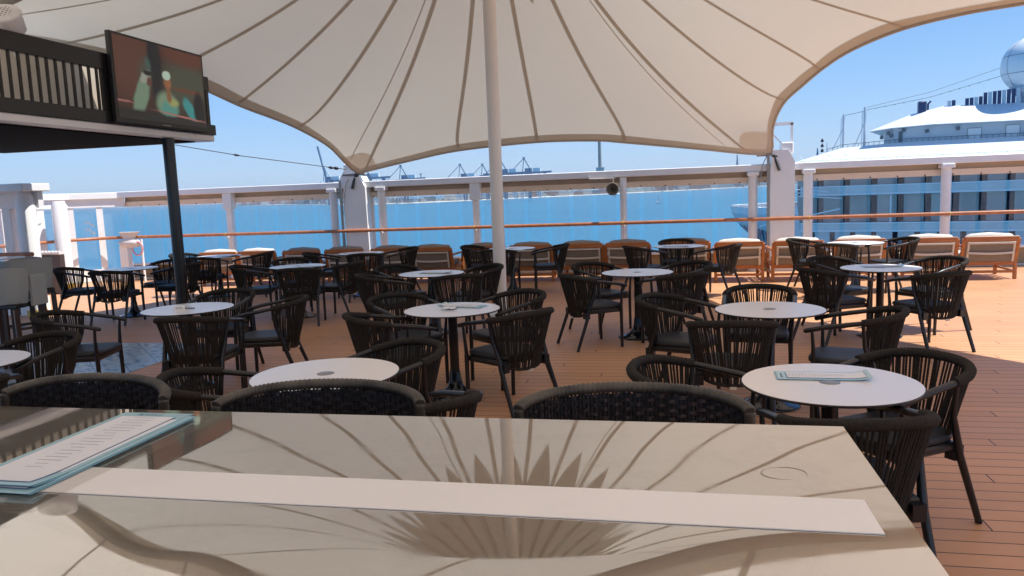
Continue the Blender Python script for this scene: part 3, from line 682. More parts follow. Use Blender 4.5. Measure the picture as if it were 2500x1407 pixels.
m=MB(); G0=[[(r*math.cos(2*PI*k/20),z,r*math.sin(2*PI*k/20)) for k in range(20)] for r,z in ((.03,-.03),(.028,-.01),(.001,-.045))]; m.grid(G0,True,closed=True); m.cyl((0,.1,0),(0,.2,0),.05,16); m.obj('driver','black_paint',t)
m=MB(); m.tube([(.0,.1,.04),(0,.12,.2),(-.05,.2,.28)],.01,8); m.obj('arm','horn_grey',t)
m=MB(); m.tube([(.05+.02*math.cos(a*.3),-.06,-.13+.02*math.sin(a*.3)) for a in range(21)],.004,6); m.obj('ring','steel',t)
m=MB(); z_=onv(1470,436,15.3); x0_,x1_=onv(1438,436,15.3)[0],onv(1503,436,15.3)[0]
m.tube([(x0_,15.33,z_[2]+.06),(x0_,15.33,z_[2]),(x1_,15.33,z_[2]+.0),(x1_,15.33,z_[2]+.06)],.009,8)
for k in (.25,.5,.8): m.tube([(x0_+(x1_-x0_)*k,15.33,z_[2]-.03),(x0_+(x1_-x0_)*k,15.33,z_[2]+.02)],.007,6)
tag(m.obj('wall_bracket','white_paint'),'thin white bracket rail above the horn loudspeaker','bracket')
# stay cable on left with turnbuckle
A=onv(845,414,15.3); B=onv(300,333,12.9)
m=MB(); m.tube([tuple(A),tuple(A*.5+B*.5+np.array([0,0,-.04])),tuple(B)],.009,6); t=m.obj('stay_cable','cable_dark'); tag(t,'thin dark stay cable running from left pylon past the black post','cable')
for s_,r_ in ((.05,.035),(.075,.03),(.52,.022)):
    q=A*(1-s_)+B*s_+np.array([0,0,-.16*s_*(1-s_)]); m=MB(); d=(B-A)/np.linalg.norm(B-A); m.tube([tuple(q-d*.06),tuple(q-d*.02),tuple(q+d*.02),tuple(q+d*.06)],[.008,r_,r_,.008],8); m.obj('turnbuckle','black_paint',t)
# ---------------------------------------------------------------- left corner
cw=thing('corner_screen','white corner wall with tall glass doors carrying etched waves','windscreen')
wp=[(-12.32,15.55),(-13.15,14.75),(-13.25,13.1),(-13.25,10.6)]
def wallseg(a,b,z0,z1,th,mt,nm_,s0=0,s1=1,off=0,bev=0):
    a=Vector((*a,0));b=Vector((*b,0)); d=b-a; p=a+d*s0; q=a+d*s1; n=Vector((-d.y,d.x,0)).normalized()*off
    m=MB(); m.bar(p+n+Vector((0,0,(z0+z1)/2)),q+n+Vector((0,0,(z0+z1)/2)),th,z1-z0,up=(0,0,1),bev=bev)
    return m.obj(nm_,mt,cw)
for i in range(3):
    a,b=wp[i],wp[i+1]
    wallseg(a,b,1.88,2.02,.24,'white_paint','top_rail',bev=.01); wallseg(a,b,1.70,1.88,.12,'white_paint','header'); wallseg(a,b,0,.30,.10,'white_paint','sill_wall'); wallseg(a,b,.0,.05,.2,'sling_frame','sill',off=0)
    L=math.dist(a,b); n=max(1,round(L/.72))
    for k in range(n):
        s0=(k+.0)/n; s1=(k+1)/n
        wallseg(a,b,.3,1.7,.012,'screen_glass','door_glass',s0+.07/n,s1-.07/n)
        wallseg(a,b,.3,1.70,.09,'white_paint','door_frame',s1-.20/n,s1+.03/n)
# etched waves
for (px,py,w_) in ((85,540,34),(218,545,26),(220,563,26)):
    m=MB(); P=[]
    for k in range(3):
        row=[]
        for i in range(15):
            x=px-w_/2+w_*i/14; y=py+(-5 if px>200 else 4)*math.sin(i/14*2*PI*(.9 if px>200 else .5))+k*2.0+ (6 if px<200 else 0)*0
            row.append(tuple(onu(x,y,-13.13) if px<200 else tuple(onv(x,y,15.1))))
        P.append(row)
    m.grid(P); m.obj('etched_wave','boat_white',cw)
def column(u_,v_,r,z,label):
    t=thing('round_column',label,'column',(u_,v_,0))
    m=MB(); m.tube([(0,0,.1),(0,0,z-.12),(0,0,z)],[r,r,r*.75],28); m.obj('shaft','white_paint',t)
    m=MB(); m.tube([(0,0,0),(0,0,.11)],r*1.03,28); m.obj('foot_band','brass_yellow',t)
column(-12.72,14.05,.15,1.86,'thick white column in front of the corner glass doors')
column(-9.98,10.35,.14,1.98,'thick white column with yellow foot beside the grey bar stools')
bt=thing('side_screen','higher white framed screen section at the left edge','windscreen')
m=MB(); m.box(-16,-9.72,10.05,10.6,1.98,2.10,bev=.01); m.obj('top_rail','white_paint',bt)
m=MB(); m.box(-16,-9.8,10.42,10.52,1.72,1.98); m.obj('header','white_paint',bt)
for xx in (-10.42,-11.1,-12.0): 
    m=MB(); m.box(xx-.08,xx+.08,10.4,10.54,.0,1.72,bev=.01); m.obj('post','white_paint',bt)
m=MB(); m.box(-16,-10.2,10.44,10.452,.3,1.72); m.obj('glass_pane','screen_glass',bt)
m=MB(); m.box(-16,-9.9,10.4,10.54,0,.3); m.obj('bulwark','white_paint',bt)
mb=MB(); mb.tube([(-12,9.93,1.02),(-9.55,9.93,1.02)],.035,12); mb.tube([(-9.98,9.93,1.0),(-9.98,10.2,.9)],.03,8); tag(mb.obj('wooden_handrail','teak_rail'),'short wooden handrail end beside the left white column','handrail')
# wicker planter panel
t=thing('wicker_partition','dark brown wicker partition panel behind the grey bar stools','partition',(-12.3,13.1,0),R(-12))
m=MB(); m.box(-1.0,.42,0,.10,0,.80); m.obj('panel','dark_wicker',t)
m=MB(); m.box(-1.0,.42,-.01,.11,.80,.84); 
for k in range(14): m.lathe([(.03,0),(.035,.015),(.02,.03)],8,(-.95+k*.1,.05,.84))
m.obj('top_trim','white_fabric',t)
# ---------------------------------------------------------------- hose under cover
q=onv(318,600,15.2)
t=thing('covered_hose','white cloth-covered hose box with pink hose loop on the corner post','hose',(q[0],15.2,0))
m=MB(); G0=[]
for i in range(9):
    z=.78+.34*i/8; r=.16+.05*math.sin(i*.9)+(.03 if i in(3,6) else 0)
    G0.append([(r*1.3*math.cos(2*PI*k/16)*(1+.12*math.sin(3*k+i)),r*.6*math.sin(2*PI*k/16),z) for k in range(16)])
m.grid(G0,True,closed=True); m.add(G0[-1],[tuple(range(16))]); m.add(G0[0],[tuple(range(16))]); m.obj('cover','white_fabric',t)
m=MB(); m.tube([(.22+.13*math.cos(a),-.05,.75+.15*math.sin(a)) for a in [2*PI*k/24 for k in range(24)]],.018,8,closed=True); m.obj('hose_loop','pink_rubber',t)
m=MB(); m.cyl((.3,0,0),(.3,0,.95),.025,10); m.box(-.25,-.05,-.05,.1,0,.8); m.obj('stand','white_paint',t)
# ---------------------------------------------------------------- left mezzanine fascia with TV
FU=-6.51  # roof, post, TV and lamp scaled about the camera, result baked into coordinates
mz=thing('bar_roof','flat bar roof with black slatted fascia and white edge at upper left','roof')
m=MB(); m.box(-10.1,FU,2.0,10.24,2.575,2.662,bev=.01); m.obj('white_edge','white_paint',mz)
m=MB(); m.box(-9.95,FU-.19,2.1,10.04,2.56,2.573); m.obj('soffit','soffit_black',mz)
m=MB(); m.box(FU-.045,FU+.015,2.0,10.27,2.664,2.81,bev=.005); m.obj('bottom_board','black_paint',mz)
m=MB(); m.box(FU-.045,FU+.015,2.0,10.18,3.284,3.48,bev=.005); m.obj('top_board','black_paint',mz)
m=MB(); m.box(-8.22,-8.2,2.0,10.15,2.664,3.85); m.obj('slat_backdrop','canopy_fabric_near',mz)  # added bright panel standing in for canopy seen between the slats
m=MB(); v=2.0
while v<10.1:
    m.bar((FU-.010,v,2.80),(FU-.010,v,3.29),.030,.020,up=(0,1,0))
    v+=.122
m.box(FU-.03,FU+.01,8.04,8.16,2.81,3.284); m.box(FU-.03,FU+.01,10.09,10.16,2.81,3.284); m.obj('slats','black_paint',mz)
m=MB(); m.box(-10.1,FU-.047,10.19,10.24,2.664,2.81); m.box(-10.1,FU-.047,10.16,10.2,3.284,3.46)
k_=-10.0
while k_<FU-.1: m.box(k_,k_+.048,10.17,10.195,2.81,3.284); k_+=.13
m.obj('end_slats','black_paint',mz)
pt=MB(); pt.cyl((-6.62,9.32,0),(-6.62,9.32,2.57),.076,24); pt.lathe([(.13,0),(.13,.015),(.09,.02)],24,(-6.62,9.32,0)); tag(pt.obj('black_post','black_paint'),'round black post supporting the bar roof corner','post')
tv=thing('television','large flat television showing men in white caps, mounted on black fascia','television',(FU+.05,0,0))
m=MB(); m.box(-.02,.042,8.12,9.956,2.68,3.742,bev=.008); m.obj('casing','black_paint',tv)
m=MB(); X=.044
m.add([(X,8.16,2.74),(X,9.916,2.74),(X,9.916,3.712),(X,8.16,3.712)],[(0,1,2,3)]); m.obj('screen','tv_picture',tv)
m=MB(); m.box(.03,.05,8.95,9.12,2.70,2.715); m.obj('badge','horn_grey',tv)
# round perforated lamp above fascia
q=onu(8,52,-6.65)
t=thing('round_lamp','white round perforated drum lamp above the black fascia at upper left','lamp',tuple(q))
t.rotation_euler=(R(35),R(18),0); t.scale=(.77,.77,.77)
m=MB(); m.lathe([(.20,-.16),(.235,-.14),(.24,.08),(.25,.1),(.24,.12)],32); m.obj('drum','white_paint',t)
m=MB(); m.lathe([(.238,.121),(.2,.135),(.02,.15)],32); 
m.obj('face','white_fabric',t); m=MB()
for i in range(-4,5):
    for j in range(-4,5):
        x,y=i*.048+(j%2)*.024,j*.044
        if x*x+y*y<.036: m.lathe([(.016,0),(.014,.004)],8,(x,y,.148-(x*x+y*y)*.6))
m.obj('perforations','horn_grey',t)
m=MB(); m.cyl((0,0,-.5),(0,0,-.15),.03,10); m.obj('stem','white_paint',t)
# small fitting on fascia top
# ---------------------------------------------------------------- rope chair
def bandpt(s):  # s -1..1, U-shaped back band
    a=s*R(86); e=abs(math.sin(a))**1.0
    x=.283*math.copysign(abs(math.sin(a))**.85,a); y=-.05-.28*(max(0,math.cos(a))**.75); z=.725+.048*math.cos(a)
    return Vector((x,y,z))
def lowpt(s):
    a=s*R(84); x=.205*math.sin(a)/math.sin(R(84)); y=-.10-.125*math.cos(a); z=.335+.055*s*s
    return Vector((x,y,z))
def make_chair():
    t=thing('rope_armchair','x','chair',group='black rope armchairs around the round tables')
    # band with wrapped ribs
    m=MB(); P=[];rr=[]; n=84
    for i in range(n+1):
        s=-1+2*i/n; P.append(bandpt(s)); rr.append(.0265 if i%2 else .0235)
    P=[P[0]+Vector((0,.012,0))]+P+[P[-1]+Vector((0,.012,0))]; rr=[.024]+rr+[.024]
    m.tube(P,rr,8); m.obj('back_band','rope',t)
    m=MB(); n=43; rnd=random.Random(2)
    for i in range(n):
        s=-.97+1.94*i/(n-1)
        for k in (0,1) if i%5==1 else (0,):
            s2=max(-.99,min(.99,s+rnd.uniform(-.012,.012)+k*.02)); sl=max(-1,min(1,s*1.0+rnd.uniform(-.02,.02)+k*.03)); A=bandpt(s2); B=lowpt(sl)
            A2=A+Vector((0,0,-.015)); mid=(A2+B)/2+Vector((0,-.004+.01*abs(s),0)); 
            m.tube([A2,mid,B],.0052,5,cap=False,sx=1.2)
    m.tube([lowpt(-1+2*i/16) for i in range(17)],.012,6); m.obj('back_ropes','rope',t)
    for sg in (-1,1):
        m=MB(); e=bandpt(sg); 
        m.tube([e+Vector((0,-.01,0)),e+Vector((-.001*sg,.06,-.012)),Vector((.278*sg,.16,.685)),Vector((.268*sg,.275,.655)),Vector((.267*sg,.285,.652))],[.0155,.0165,.0175,.0165,.01],8,sx=1.15); m.obj('armrest','chair_frame',t)
        m=MB(); m.tube([(.266*sg,.232,.655),(.262*sg,.225,.56),(.25*sg,.222,.43)],[.011,.013,.017],8); m.tube([(.25*sg,.222,.43),(.247*sg,.228,.012)],[.019,.0165],8); m.cyl((.247*sg,.228,0),(.247*sg,.228,.013),.0175,8); m.obj('front_leg','chair_frame',t)
        m=MB(); m.tube([e+Vector((0,.0,-.01)),(.262*sg,-.10,.56),(.248*sg,-.155,.41),(.250*sg,-.165,.36),(.262*sg,-.295,.012)],[.013,.015,.02,.019,.0165],8); m.cyl((.262*sg,-.297,0),(.262*sg,-.296,.013),.0175,8); m.obj('rear_leg','chair_frame',t)
    m=MB(); m.box(-.24,.24,-.17,.235,.375,.418,bev=.01); m.box(-.245,-.19,-.2,-.14,.33,.4); m.box(.19,.245,-.2,-.14,.33,.4); m.obj('seat_frame','chair_frame',t)
    # seat pad rounded
    m=MB(); out=[]
    for k in range(40):
        a=2*PI*k/40; c,s_=math.cos(a),math.sin(a); p=5.0
        r=1/((abs(c)**p+abs(s_)**p)**(1/p)); out.append((.232*r*c,.035+.24*r*s_))
    pr_=[(.96,.418),(1,.428),(1,.447),(.97,.457),(.9,.461),(.5,.457),(.02,.455)]
    G0=[[(x*q,(y-.035)*q+.035,z) for x,y in out] for q,z in pr_]; m.grid(G0,True,closed=True); m.add(G0[0],[tuple(range(40))]); m.obj('seat','seat_fabric',t)
    m=MB(); q=lowpt(0); m.box(-.022,.022,q.y-.016,q.y-.008,q.z-.022,q.z-.004); m.obj('tag','sling_frame',t)
    return t
proto=make_chair(); used=False
def chair(u_,v_,f,label):
    global used
    rz=R(f-90)
    if not used:
        used=True; proto.location=(u_,v_,0.004); proto.rotation_euler=(0,0,rz); proto['label']=label; return proto
    return dup(proto,(u_,v_,.004),rz,label)
# ---------------------------------------------------------------- round table
def make_table():
    t=thing('round_table','x','table',group='round white-topped pedestal tables')
    m=MB(); m.lathe([(.3965,.7215),(.3985,.7225),(.3985,.7315),(.3965,.7325)],72); m.obj('table_edge','table_edge',t)
    m=MB(); m.lathe([(.3955,.7326),(.3945,.7336)],72,smooth=False); m.obj('tabletop','laminate',t)
    m=MB(); m.lathe([(.046,.7337),(.046,.736),(.042,.737)],28); m.lathe([(.032,.7372),(.030,.7382)],20); m.obj('centre_cap','cap_grey',t)
    m=MB(); m.lathe([(.04,.06),(.038,.70)],24,cap=False); m.box(-.19,.19,-.02,.02,.70,.7205); m.box(-.02,.02,-.19,.19,.699,.7195); m.obj('column','black_metal',t)
    m=MB(); m.lathe([(.225,0),(.227,.006),(.215,.014),(.16,.024),(.105,.045),(.068,.085),(.052,.14),(.046,.2),(.041,.22)],48); m.obj('base','base_metal',t)
    return t
TD={1:((.71,3.74),'nearest right table with menu'),
2:((.70,5.96),'bare table behind nearest right one'),
3:((-.40,8.67),'bare table right of mast'),
4:((2.15,8.74),'menu table at right sunlight edge'),
5:((-1.86,3.79),'bare table behind middle wicker stool'),
6:((-1.80,6.05),'table with menu and crumpled napkin'),
7:((-4.35,6.19),'left table with white card stand'),
8:((-2.89,8.91),'menu table nearest the white mast'),
9:((.09,12.41),'back menu table right of centre'),
10:((2.67,12.3),'sunlit back table at far right'),
11:((-2.68,12.72),'back table directly behind the mast'),
12:((-5.29,12.44),'bare back table near the left pylon'),
13:((-5.32,10.19),'left-centre table with an open menu'),
14:((-8.2,10.34),'bluish table left of the black post'),
15:((-8.05,12.46),'half sunlit back left table'),
16:((-4.45,3.95),'table cut off by the left edge')}
CH={1:[(1.04,3.98,214,'right'),(.68,3.28,101,'near'),(.12,3.84,-12,'left')],
2:[(.38,5.42,90,'near'),(.05,6.28,-22,'left'),(1.22,5.66,163,'right'),(.70,6.68,263,'far')],
3:[(-.87,8.2,32,'near left'),(.0,8.28,128,'near right'),(.08,9.08,222,'far right'),(-.85,9.15,-42,'far left')],
4:[(1.62,8.42,28,'near left'),(2.42,8.06,118,'near right'),(2.76,9.12,214,'far right'),(1.86,9.32,-52,'far left')],
5:[(-1.68,4.20,232,'far right'),(-2.33,3.6,22,'left'),(-1.22,3.30,135,'near right')],
6:[(-2.33,6.42,-38,'far left'),(-1.46,6.58,226,'far right'),(-2.18,5.6,38,'near left'),(-1.27,5.78,146,'near right')],
7:[(-3.88,5.66,96,'near'),(-5.10,5.72,18,'left'),(-3.66,6.42,196,'right'),(-4.45,6.85,275,'far')],
8:[(-3.42,9.32,-38,'far left'),(-2.42,9.2,215,'far right'),(-3.34,8.52,32,'near left'),(-2.46,8.48,118,'near right')],
9:[(-.42,12.05,30,'near left'),(.66,12.02,155,'near right'),(.05,13.02,270,'far')],
10:[(2.08,12.6,-22,'far left'),(2.32,11.78,65,'near left'),(3.2,12.35,195,'right')],
11:[(-2.05,12.7,188,'right'),(-3.25,12.85,-12,'left'),(-2.75,12.12,86,'near')],
12:[(-4.72,12.75,214,'far right'),(-4.98,11.88,106,'near'),(-5.88,12.2,22,'left')],
13:[(-4.98,9.6,104,'near'),(-5.87,9.98,20,'left'),(-5.7,10.72,-60,'far left'),(-4.7,10.2,176,'right')],
14:[(-8.90,10.10,14,'left'),(-7.95,9.7,96,'near'),(-8.1,10.98,268,'far'),(-7.5,10.5,182,'right')],
15:[(-7.9,11.85,94,'near'),(-7.38,12.5,188,'right'),(-8.72,12.6,-8,'left')],
16:[(-4.42,4.42,262,'far'),(-4.05,3.55,122,'near')]}
tp=make_table()
for k,((tu,tv_),d) in TD.items():
    lab='white-topped round table: '+d
    if k==1: tp.location=(tu,tv_,.004); tp['label']=lab
    else: dup(tp,(tu,tv_,.004),random.uniform(0,3),lab)
    for (cu,cv,f,side) in CH[k]: chair(cu,cv,f,'black rope chair %s of the %s'%(side,d))
# ---------------------------------------------------------------- menus
def menu(loc,rz,label,L=.40,W=.16,curl=.02,tilt=0):
    t=thing('laminated_menu',label,'menu',loc,rz,'pale blue laminated menus')
    def sheet(x0,x1,y0,y1,z,mt,nm_,zs=.0):
        m=MB(); n=14; T=[];Bm=[]
        for i in range(n+1):
            x=x0+(x1-x0)*i/n; h=curl*max(0,-(x/L*2)-.55)**2*4+z
            T.append([(x,y0,h+.0012+zs),(x,y1,h+.0012+zs)]); Bm.append([(x,y0,h+zs),(x,y1,h+zs)])
        m.grid(T); m.grid(Bm); m.grid([[a[0],b[0]] for a,b in zip(T,Bm)]); m.grid([[a[1],b[1]] for a,b in zip(T,Bm)])
        m.grid([[T[0][0],Bm[0][0]],[T[0][1],Bm[0][1]]]); m.grid([[T[-1][0],Bm[-1][0]],[T[-1][1],Bm[-1][1]]])
        return m.obj(nm_,mt,t)
    sheet(-L/2,L/2,-W/2,W/2,0,'menu_blue','sheet'); sheet(-L/2+.004,L/2+.006,-W/2-.004,W/2-.003,-.0025,'menu_blue_edge','under_sheet')
    sheet(-L/2+.02,L/2-.042,-W/2+.022,W/2-.022,.0013,'menu_ink','panel_border'); sheet(-L/2+.023,L/2-.045,-W/2+.025,W/2-.025,.0026,'paper','printed_panel')
    m=MB(); rnd=random.Random(5)
    for i in range(18):
        x=L/2-.06-i*(L-.16)/18; w_=rnd.uniform(.3,.75)*W*.55
        m.box(x,x+.0022,-w_/2,w_/2,.0042,.0044)
    m.obj('text_lines','menu_grey',t)
    m=MB(); 
    for i in range(8): m.box(L/2-.024,L/2-.017,-.03+i*.0075,-.026+i*.0075,.0014,.0018)
    m.box(L/2-.026,L/2-.015,.034,.047,.0014,.0018); m.obj('header_mark','menu_ink',t)
    m=MB(); m.box(-L/2+.024,-L/2+.08,-W/2+.018,W/2-.018,.0042,.00425) if False else m.box(-L/2+.10,-L/2+.15,-W/2+.018,W/2-.018,.0042,.00425)
    return t
ZT=.004+.7345+.004
def at(px,py): q=onz(px,py,ZT); return (q[0],q[1],ZT)
menu(at(2008,918),R(178),'pale blue laminated menu on the nearest right table',.42)
menu(at(2155,650),R(180),'pale blue menu on the sunlight-edge table at right')
menu(at(1128,747),R(-12),'pale blue menu beside the crumpled napkin',.40)
menu(at(1065,666),R(170),'pale blue menu on the table nearest the mast')
menu(at(1650,602),R(165),'thin dark-edged menu on the back table right of centre')
menu(at(1258,611),R(170),'menu lying on the back table directly behind the mast')
menu(at(755,651),R(30),'open pale menu on the left-centre table',.34)
menu(at(560,625),R(160),'menu on the half sunlit back left table',.34)
# napkin / card stand
q=at(1095,755); m=MB()
rnd=random.Random(1); G0=[[(x*.02,y*.018,.004+.012*abs(math.sin(x*1.3+y*.8))+rnd.uniform(0,.004)) for x in range(-3,4)] for y in range(-3,4)]; m.grid(G0,False); o=m.obj('napkin','paper',None,(q[0],q[1],q[2]-.002)); tag(o,'crumpled white napkin beside the menu','napkin')
q=at(440,754); t=thing('card_stand','small white folded card stand on the left table','card',(q[0],q[1],q[2]-.004),R(20))
m=MB(); m.add([(-.05,-.03,0),(.05,-.03,0),(.05,0,.035),(-.05,0,.035),(-.05,.03,0),(.05,.03,0)],[(0,1,2,3),(3,2,5,4)]); m.obj('card','paper',t); m=MB(); m.box(-.03,.03,-.024,-.02,.006,.02); m.obj('printed_patch','menu_grey',t)
m=MB(); m.box(.07,.13,-.012,-.004,0,.006); m.obj('pen','menu_ink',t)
# ---------------------------------------------------------------- lounge chairs
def make_lounge(sun):
    t=thing('lounge_armchair','x','armchair',group='wooden lounge armchairs facing the sea')
    W=.84; x=W/2
    for sg in (-1,1):
        m=MB(); m.bar((sg*(x-.03),0,.0),(sg*(x-.03),0,.34),.05,.045,up=(0,1,0),bev=.004); m.bar((sg*(x-.03),0,.34),(sg*(x-.03),-.10,.665),.055,.05,up=(0,1,0),bev=.004); m.obj('rear_leg','teak_z',t)
        m=MB(); m.bar((sg*(x-.06),.70,.0),(sg*(x-.04),.68,.52),.05,.045,up=(0,1,0),bev=.004); m.obj('front_leg','teak_z',t)
        m=MB(); m.bar((sg*(x-.03),-.06,.54),(sg*(x-.03),.75,.545),.065,.035,bev=.004); m.obj('armrest','teak_y',t)
        m=MB(); m.bar((sg*(x-.03),.02,.27),(sg*(x-.05),.68,.30),.03,.06,bev=.003); m.bar((sg*(x-.03),.02,.12),(sg*(x-.05),.68,.14),.025,.035,bev=.003); m.obj('side_rail','teak_y',t)
    m=MB(); m.bar((-x+.03,-.105,.655),(x-.03,-.105,.655),.05,.085,bev=.005); m.obj('top_rail','teak_x',t)
    m=MB(); m.bar((-x+.05,0,.255),(x-.05,0,.255),.035,.065,bev=.004); m.obj('lower_rail','teak_x',t); m=MB(); m.bar((-x+.05,.68,.27),(x-.05,.68,.27),.035,.065,bev=.004); m.obj('front_rail','teak_x',t)
    m=MB(); m.bar((-x+.05,.0,.12),(x-.05,.0,.12),.03,.04,bev=.004); m.obj('stretcher','teak_x',t)
    # inner sling frame
    m=MB(); ix=x-.09
    def bk(z): return -.055-(z-.34)*.24
    for sg in (-1,1): m.bar((sg*ix,bk(.29),.29),(sg*ix,bk(.62),.61),.032,.03,up=(0,1,0),bev=.003)
    m.bar((-ix,bk(.60)-.012,.59),(ix,bk(.60)-.012,.59),.03,.03,bev=.003)
    pts=[(ix*(k/5-1),bk(.44)-.03-.018*math.cos((k/5-1)*PI/2),.435-.014*math.cos((k/5-1)*PI/2)) for k in range(11)]
    for a,b in zip(pts,pts[1:]): m.bar(a,b,.02,.034)
    m.obj('sling_frame','sling_frame',t)
    m=MB(); G0=[[(ix*.98*(i/6-1),bk(z)+.0-.02*math.cos((i/6-1)*PI/2)*math.sin((z-.29)/.31*PI),z) for i in range(13)] for z in (.29,.36,.43,.50,.57,.585)]; m.grid(G0); 
    G1_=[[(p[0],p[1]+.012,p[2]) for p in r] for r in G0]; m.grid(G1_); m.obj('back_sling','sling',t)
    cm='cushion_sunlit' if sun else 'cushion_shaded'
    def pillow(nm_,cx,cy,cz,sx,sy,sz,tilt):
        m=MB(); nu,nv=28,14; G0=[]; rn=random.Random(hash(nm_)%99)
        for j in range(nv+1):
            ph=-PI/2+PI*j/nv; row=[]
            for i in range(nu):
                th=2*PI*i/nu
                def se(c,p): return math.copysign(abs(c)**p,c)
                X_=se(math.cos(ph),.34)*se(math.cos(th),.2)*sx; Z_=se(math.cos(ph),.34)*se(math.sin(th),.2)*sz; Y_=se(math.sin(ph),.8)*sy*(1+.1*math.sin(th*2+cx))
                X_*=1+.02*math.sin(Z_*17+cx*9); Z_+=.012*math.sin(X_*9+1.7)*(1 if Z_>0 else 0)+.006*math.sin(X_*23)
                c,s_=math.cos(tilt),math.sin(tilt); row.append((cx+X_,cy+Y_*c-Z_*s_,cz+Y_*s_+Z_*c))
            G0.append(row)
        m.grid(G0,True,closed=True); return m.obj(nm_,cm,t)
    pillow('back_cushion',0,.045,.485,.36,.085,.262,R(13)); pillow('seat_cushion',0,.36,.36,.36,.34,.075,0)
    return t
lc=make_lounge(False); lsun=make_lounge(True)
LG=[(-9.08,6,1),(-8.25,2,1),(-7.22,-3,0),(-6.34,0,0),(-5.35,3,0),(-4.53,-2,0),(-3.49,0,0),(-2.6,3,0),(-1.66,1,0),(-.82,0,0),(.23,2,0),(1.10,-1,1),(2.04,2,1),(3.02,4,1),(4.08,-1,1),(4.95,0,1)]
ordn=['first','second','third','fourth','fifth','sixth','seventh','eighth','ninth','tenth','eleventh','twelfth','thirteenth','fourteenth','fifteenth','sixteenth']
f1=f2=False
rnd=random.Random(8)
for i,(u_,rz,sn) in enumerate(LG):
    lab='wooden lounge armchair facing the glass, %s from the left, %s cushion'%(ordn[i],'sunlit-coloured' if sn else 'shade-coloured')
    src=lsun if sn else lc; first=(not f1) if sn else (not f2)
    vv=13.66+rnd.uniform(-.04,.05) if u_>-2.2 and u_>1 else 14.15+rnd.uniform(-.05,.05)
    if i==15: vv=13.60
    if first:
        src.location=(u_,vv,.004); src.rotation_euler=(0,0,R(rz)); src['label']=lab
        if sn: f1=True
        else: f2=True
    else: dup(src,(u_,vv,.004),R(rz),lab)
# ---------------------------------------------------------------- wicker bar stools
def make_stool():
    t=thing('wicker_bar_stool','x','bar stool',group='dark wicker bar stools at the counter')
    # local: faces -Y (towards counter); back arc bulges +Y
    RX,RY=.345,.17
    def arc(s,z,off=0):
        a=s*R(82); return Vector(((RX+off)*math.sin(a)/math.sin(R(82))*1.0,(RY+off)*math.cos(a)-.02,z))
    def topz(s): return 1.045-.035*abs(s)**2.2
    m=MB(); n=84; rows=24
    for r in range(rows):
        zc=.70+.315*r/(rows-1)
        T=[]
        for i in range(n*2+1):
            s=-1+i/n; ph=(i//6+r)%2; off=.010*math.sin((i+.5)/6*PI+r*PI)
            f=(zc-.70)/.315; z=.68+(topz(s)-.025-.68)*f
            c=arc(s,z,off); nrm=Vector((c.x/RX,c.y/RY,0)).normalized()
            T.append((c+nrm*.0016+Vector((0,0,.0053)),c+nrm*.0016-Vector((0,0,.0053)),c-nrm*.0016-Vector((0,0,.0053)),c-nrm*.0016+Vector((0,0,.0053))))
        m.grid([[tuple(t_[k]) for t_ in T] for k in (0,1,2,3,0)],False)
    m.obj('woven_back','wicker',t); m=MB(); m.grid([[tuple(arc(-.99+1.98*i/40,.68+(topz(-.99+1.98*i/40)-.02-.68)*f,.0005)) for i in range(41)] for f in (0,.5,1)]); m.obj('back_lining','wicker_dark',t)
    m=MB()
    for i in range(37):
        s=-1+2*i/36
        for d in (-.006,.006):
            c=[arc(s,.68+(topz(s)-.68)*f,0) for f in (0,.5,1)]; tx=Vector((math.cos(s*R(82)),-math.sin(s*R(82)),0))*d
            m.tube([p+tx for p in c],.0038,5,cap=False)
    m.obj('stakes','wicker',t)
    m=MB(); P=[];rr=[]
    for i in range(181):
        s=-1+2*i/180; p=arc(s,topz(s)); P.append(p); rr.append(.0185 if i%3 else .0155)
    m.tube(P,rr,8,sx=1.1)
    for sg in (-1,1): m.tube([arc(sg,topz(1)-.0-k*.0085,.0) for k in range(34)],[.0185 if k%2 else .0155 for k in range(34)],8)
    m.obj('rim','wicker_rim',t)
    m=MB(); m.lathe([(.30,.60),(.325,.61),(.325,.67),(.30,.685),(.01,.69)],32); m.obj('seat','wicker',t)
    for sx in (-1,1):
        for sy in (-1,1):
            m=MB(); m.bar((sx*.21,sy*.2,0),(sx*.19,sy*.18,.6),.04,.04,bev=.004); m.obj('leg','black_metal',t)
    m=MB()
    for sx in (-1,1): m.bar((sx*.2,-.2,.22),(sx*.2,.2,.22),.025,.025); 
    for sy in (-1,1): m.bar((-.2,sy*.195,.2),(.2,sy*.195,.2),.025,.025)
    m.obj('footrest','black_metal',t)
    return t
st=make_stool(); st.location=(-.13,2.27,.0); st.rotation_euler=(0,0,R(2)); st['label']='dark wicker bar stool at the right half of the counter'
dup(st,(-1.15,2.26,0),R(6),'dark wicker bar stool in front of the bare near table')
dup(st,(-2.08,2.30,0),R(-3),'dark wicker bar stool at the left edge, behind the menu stack')
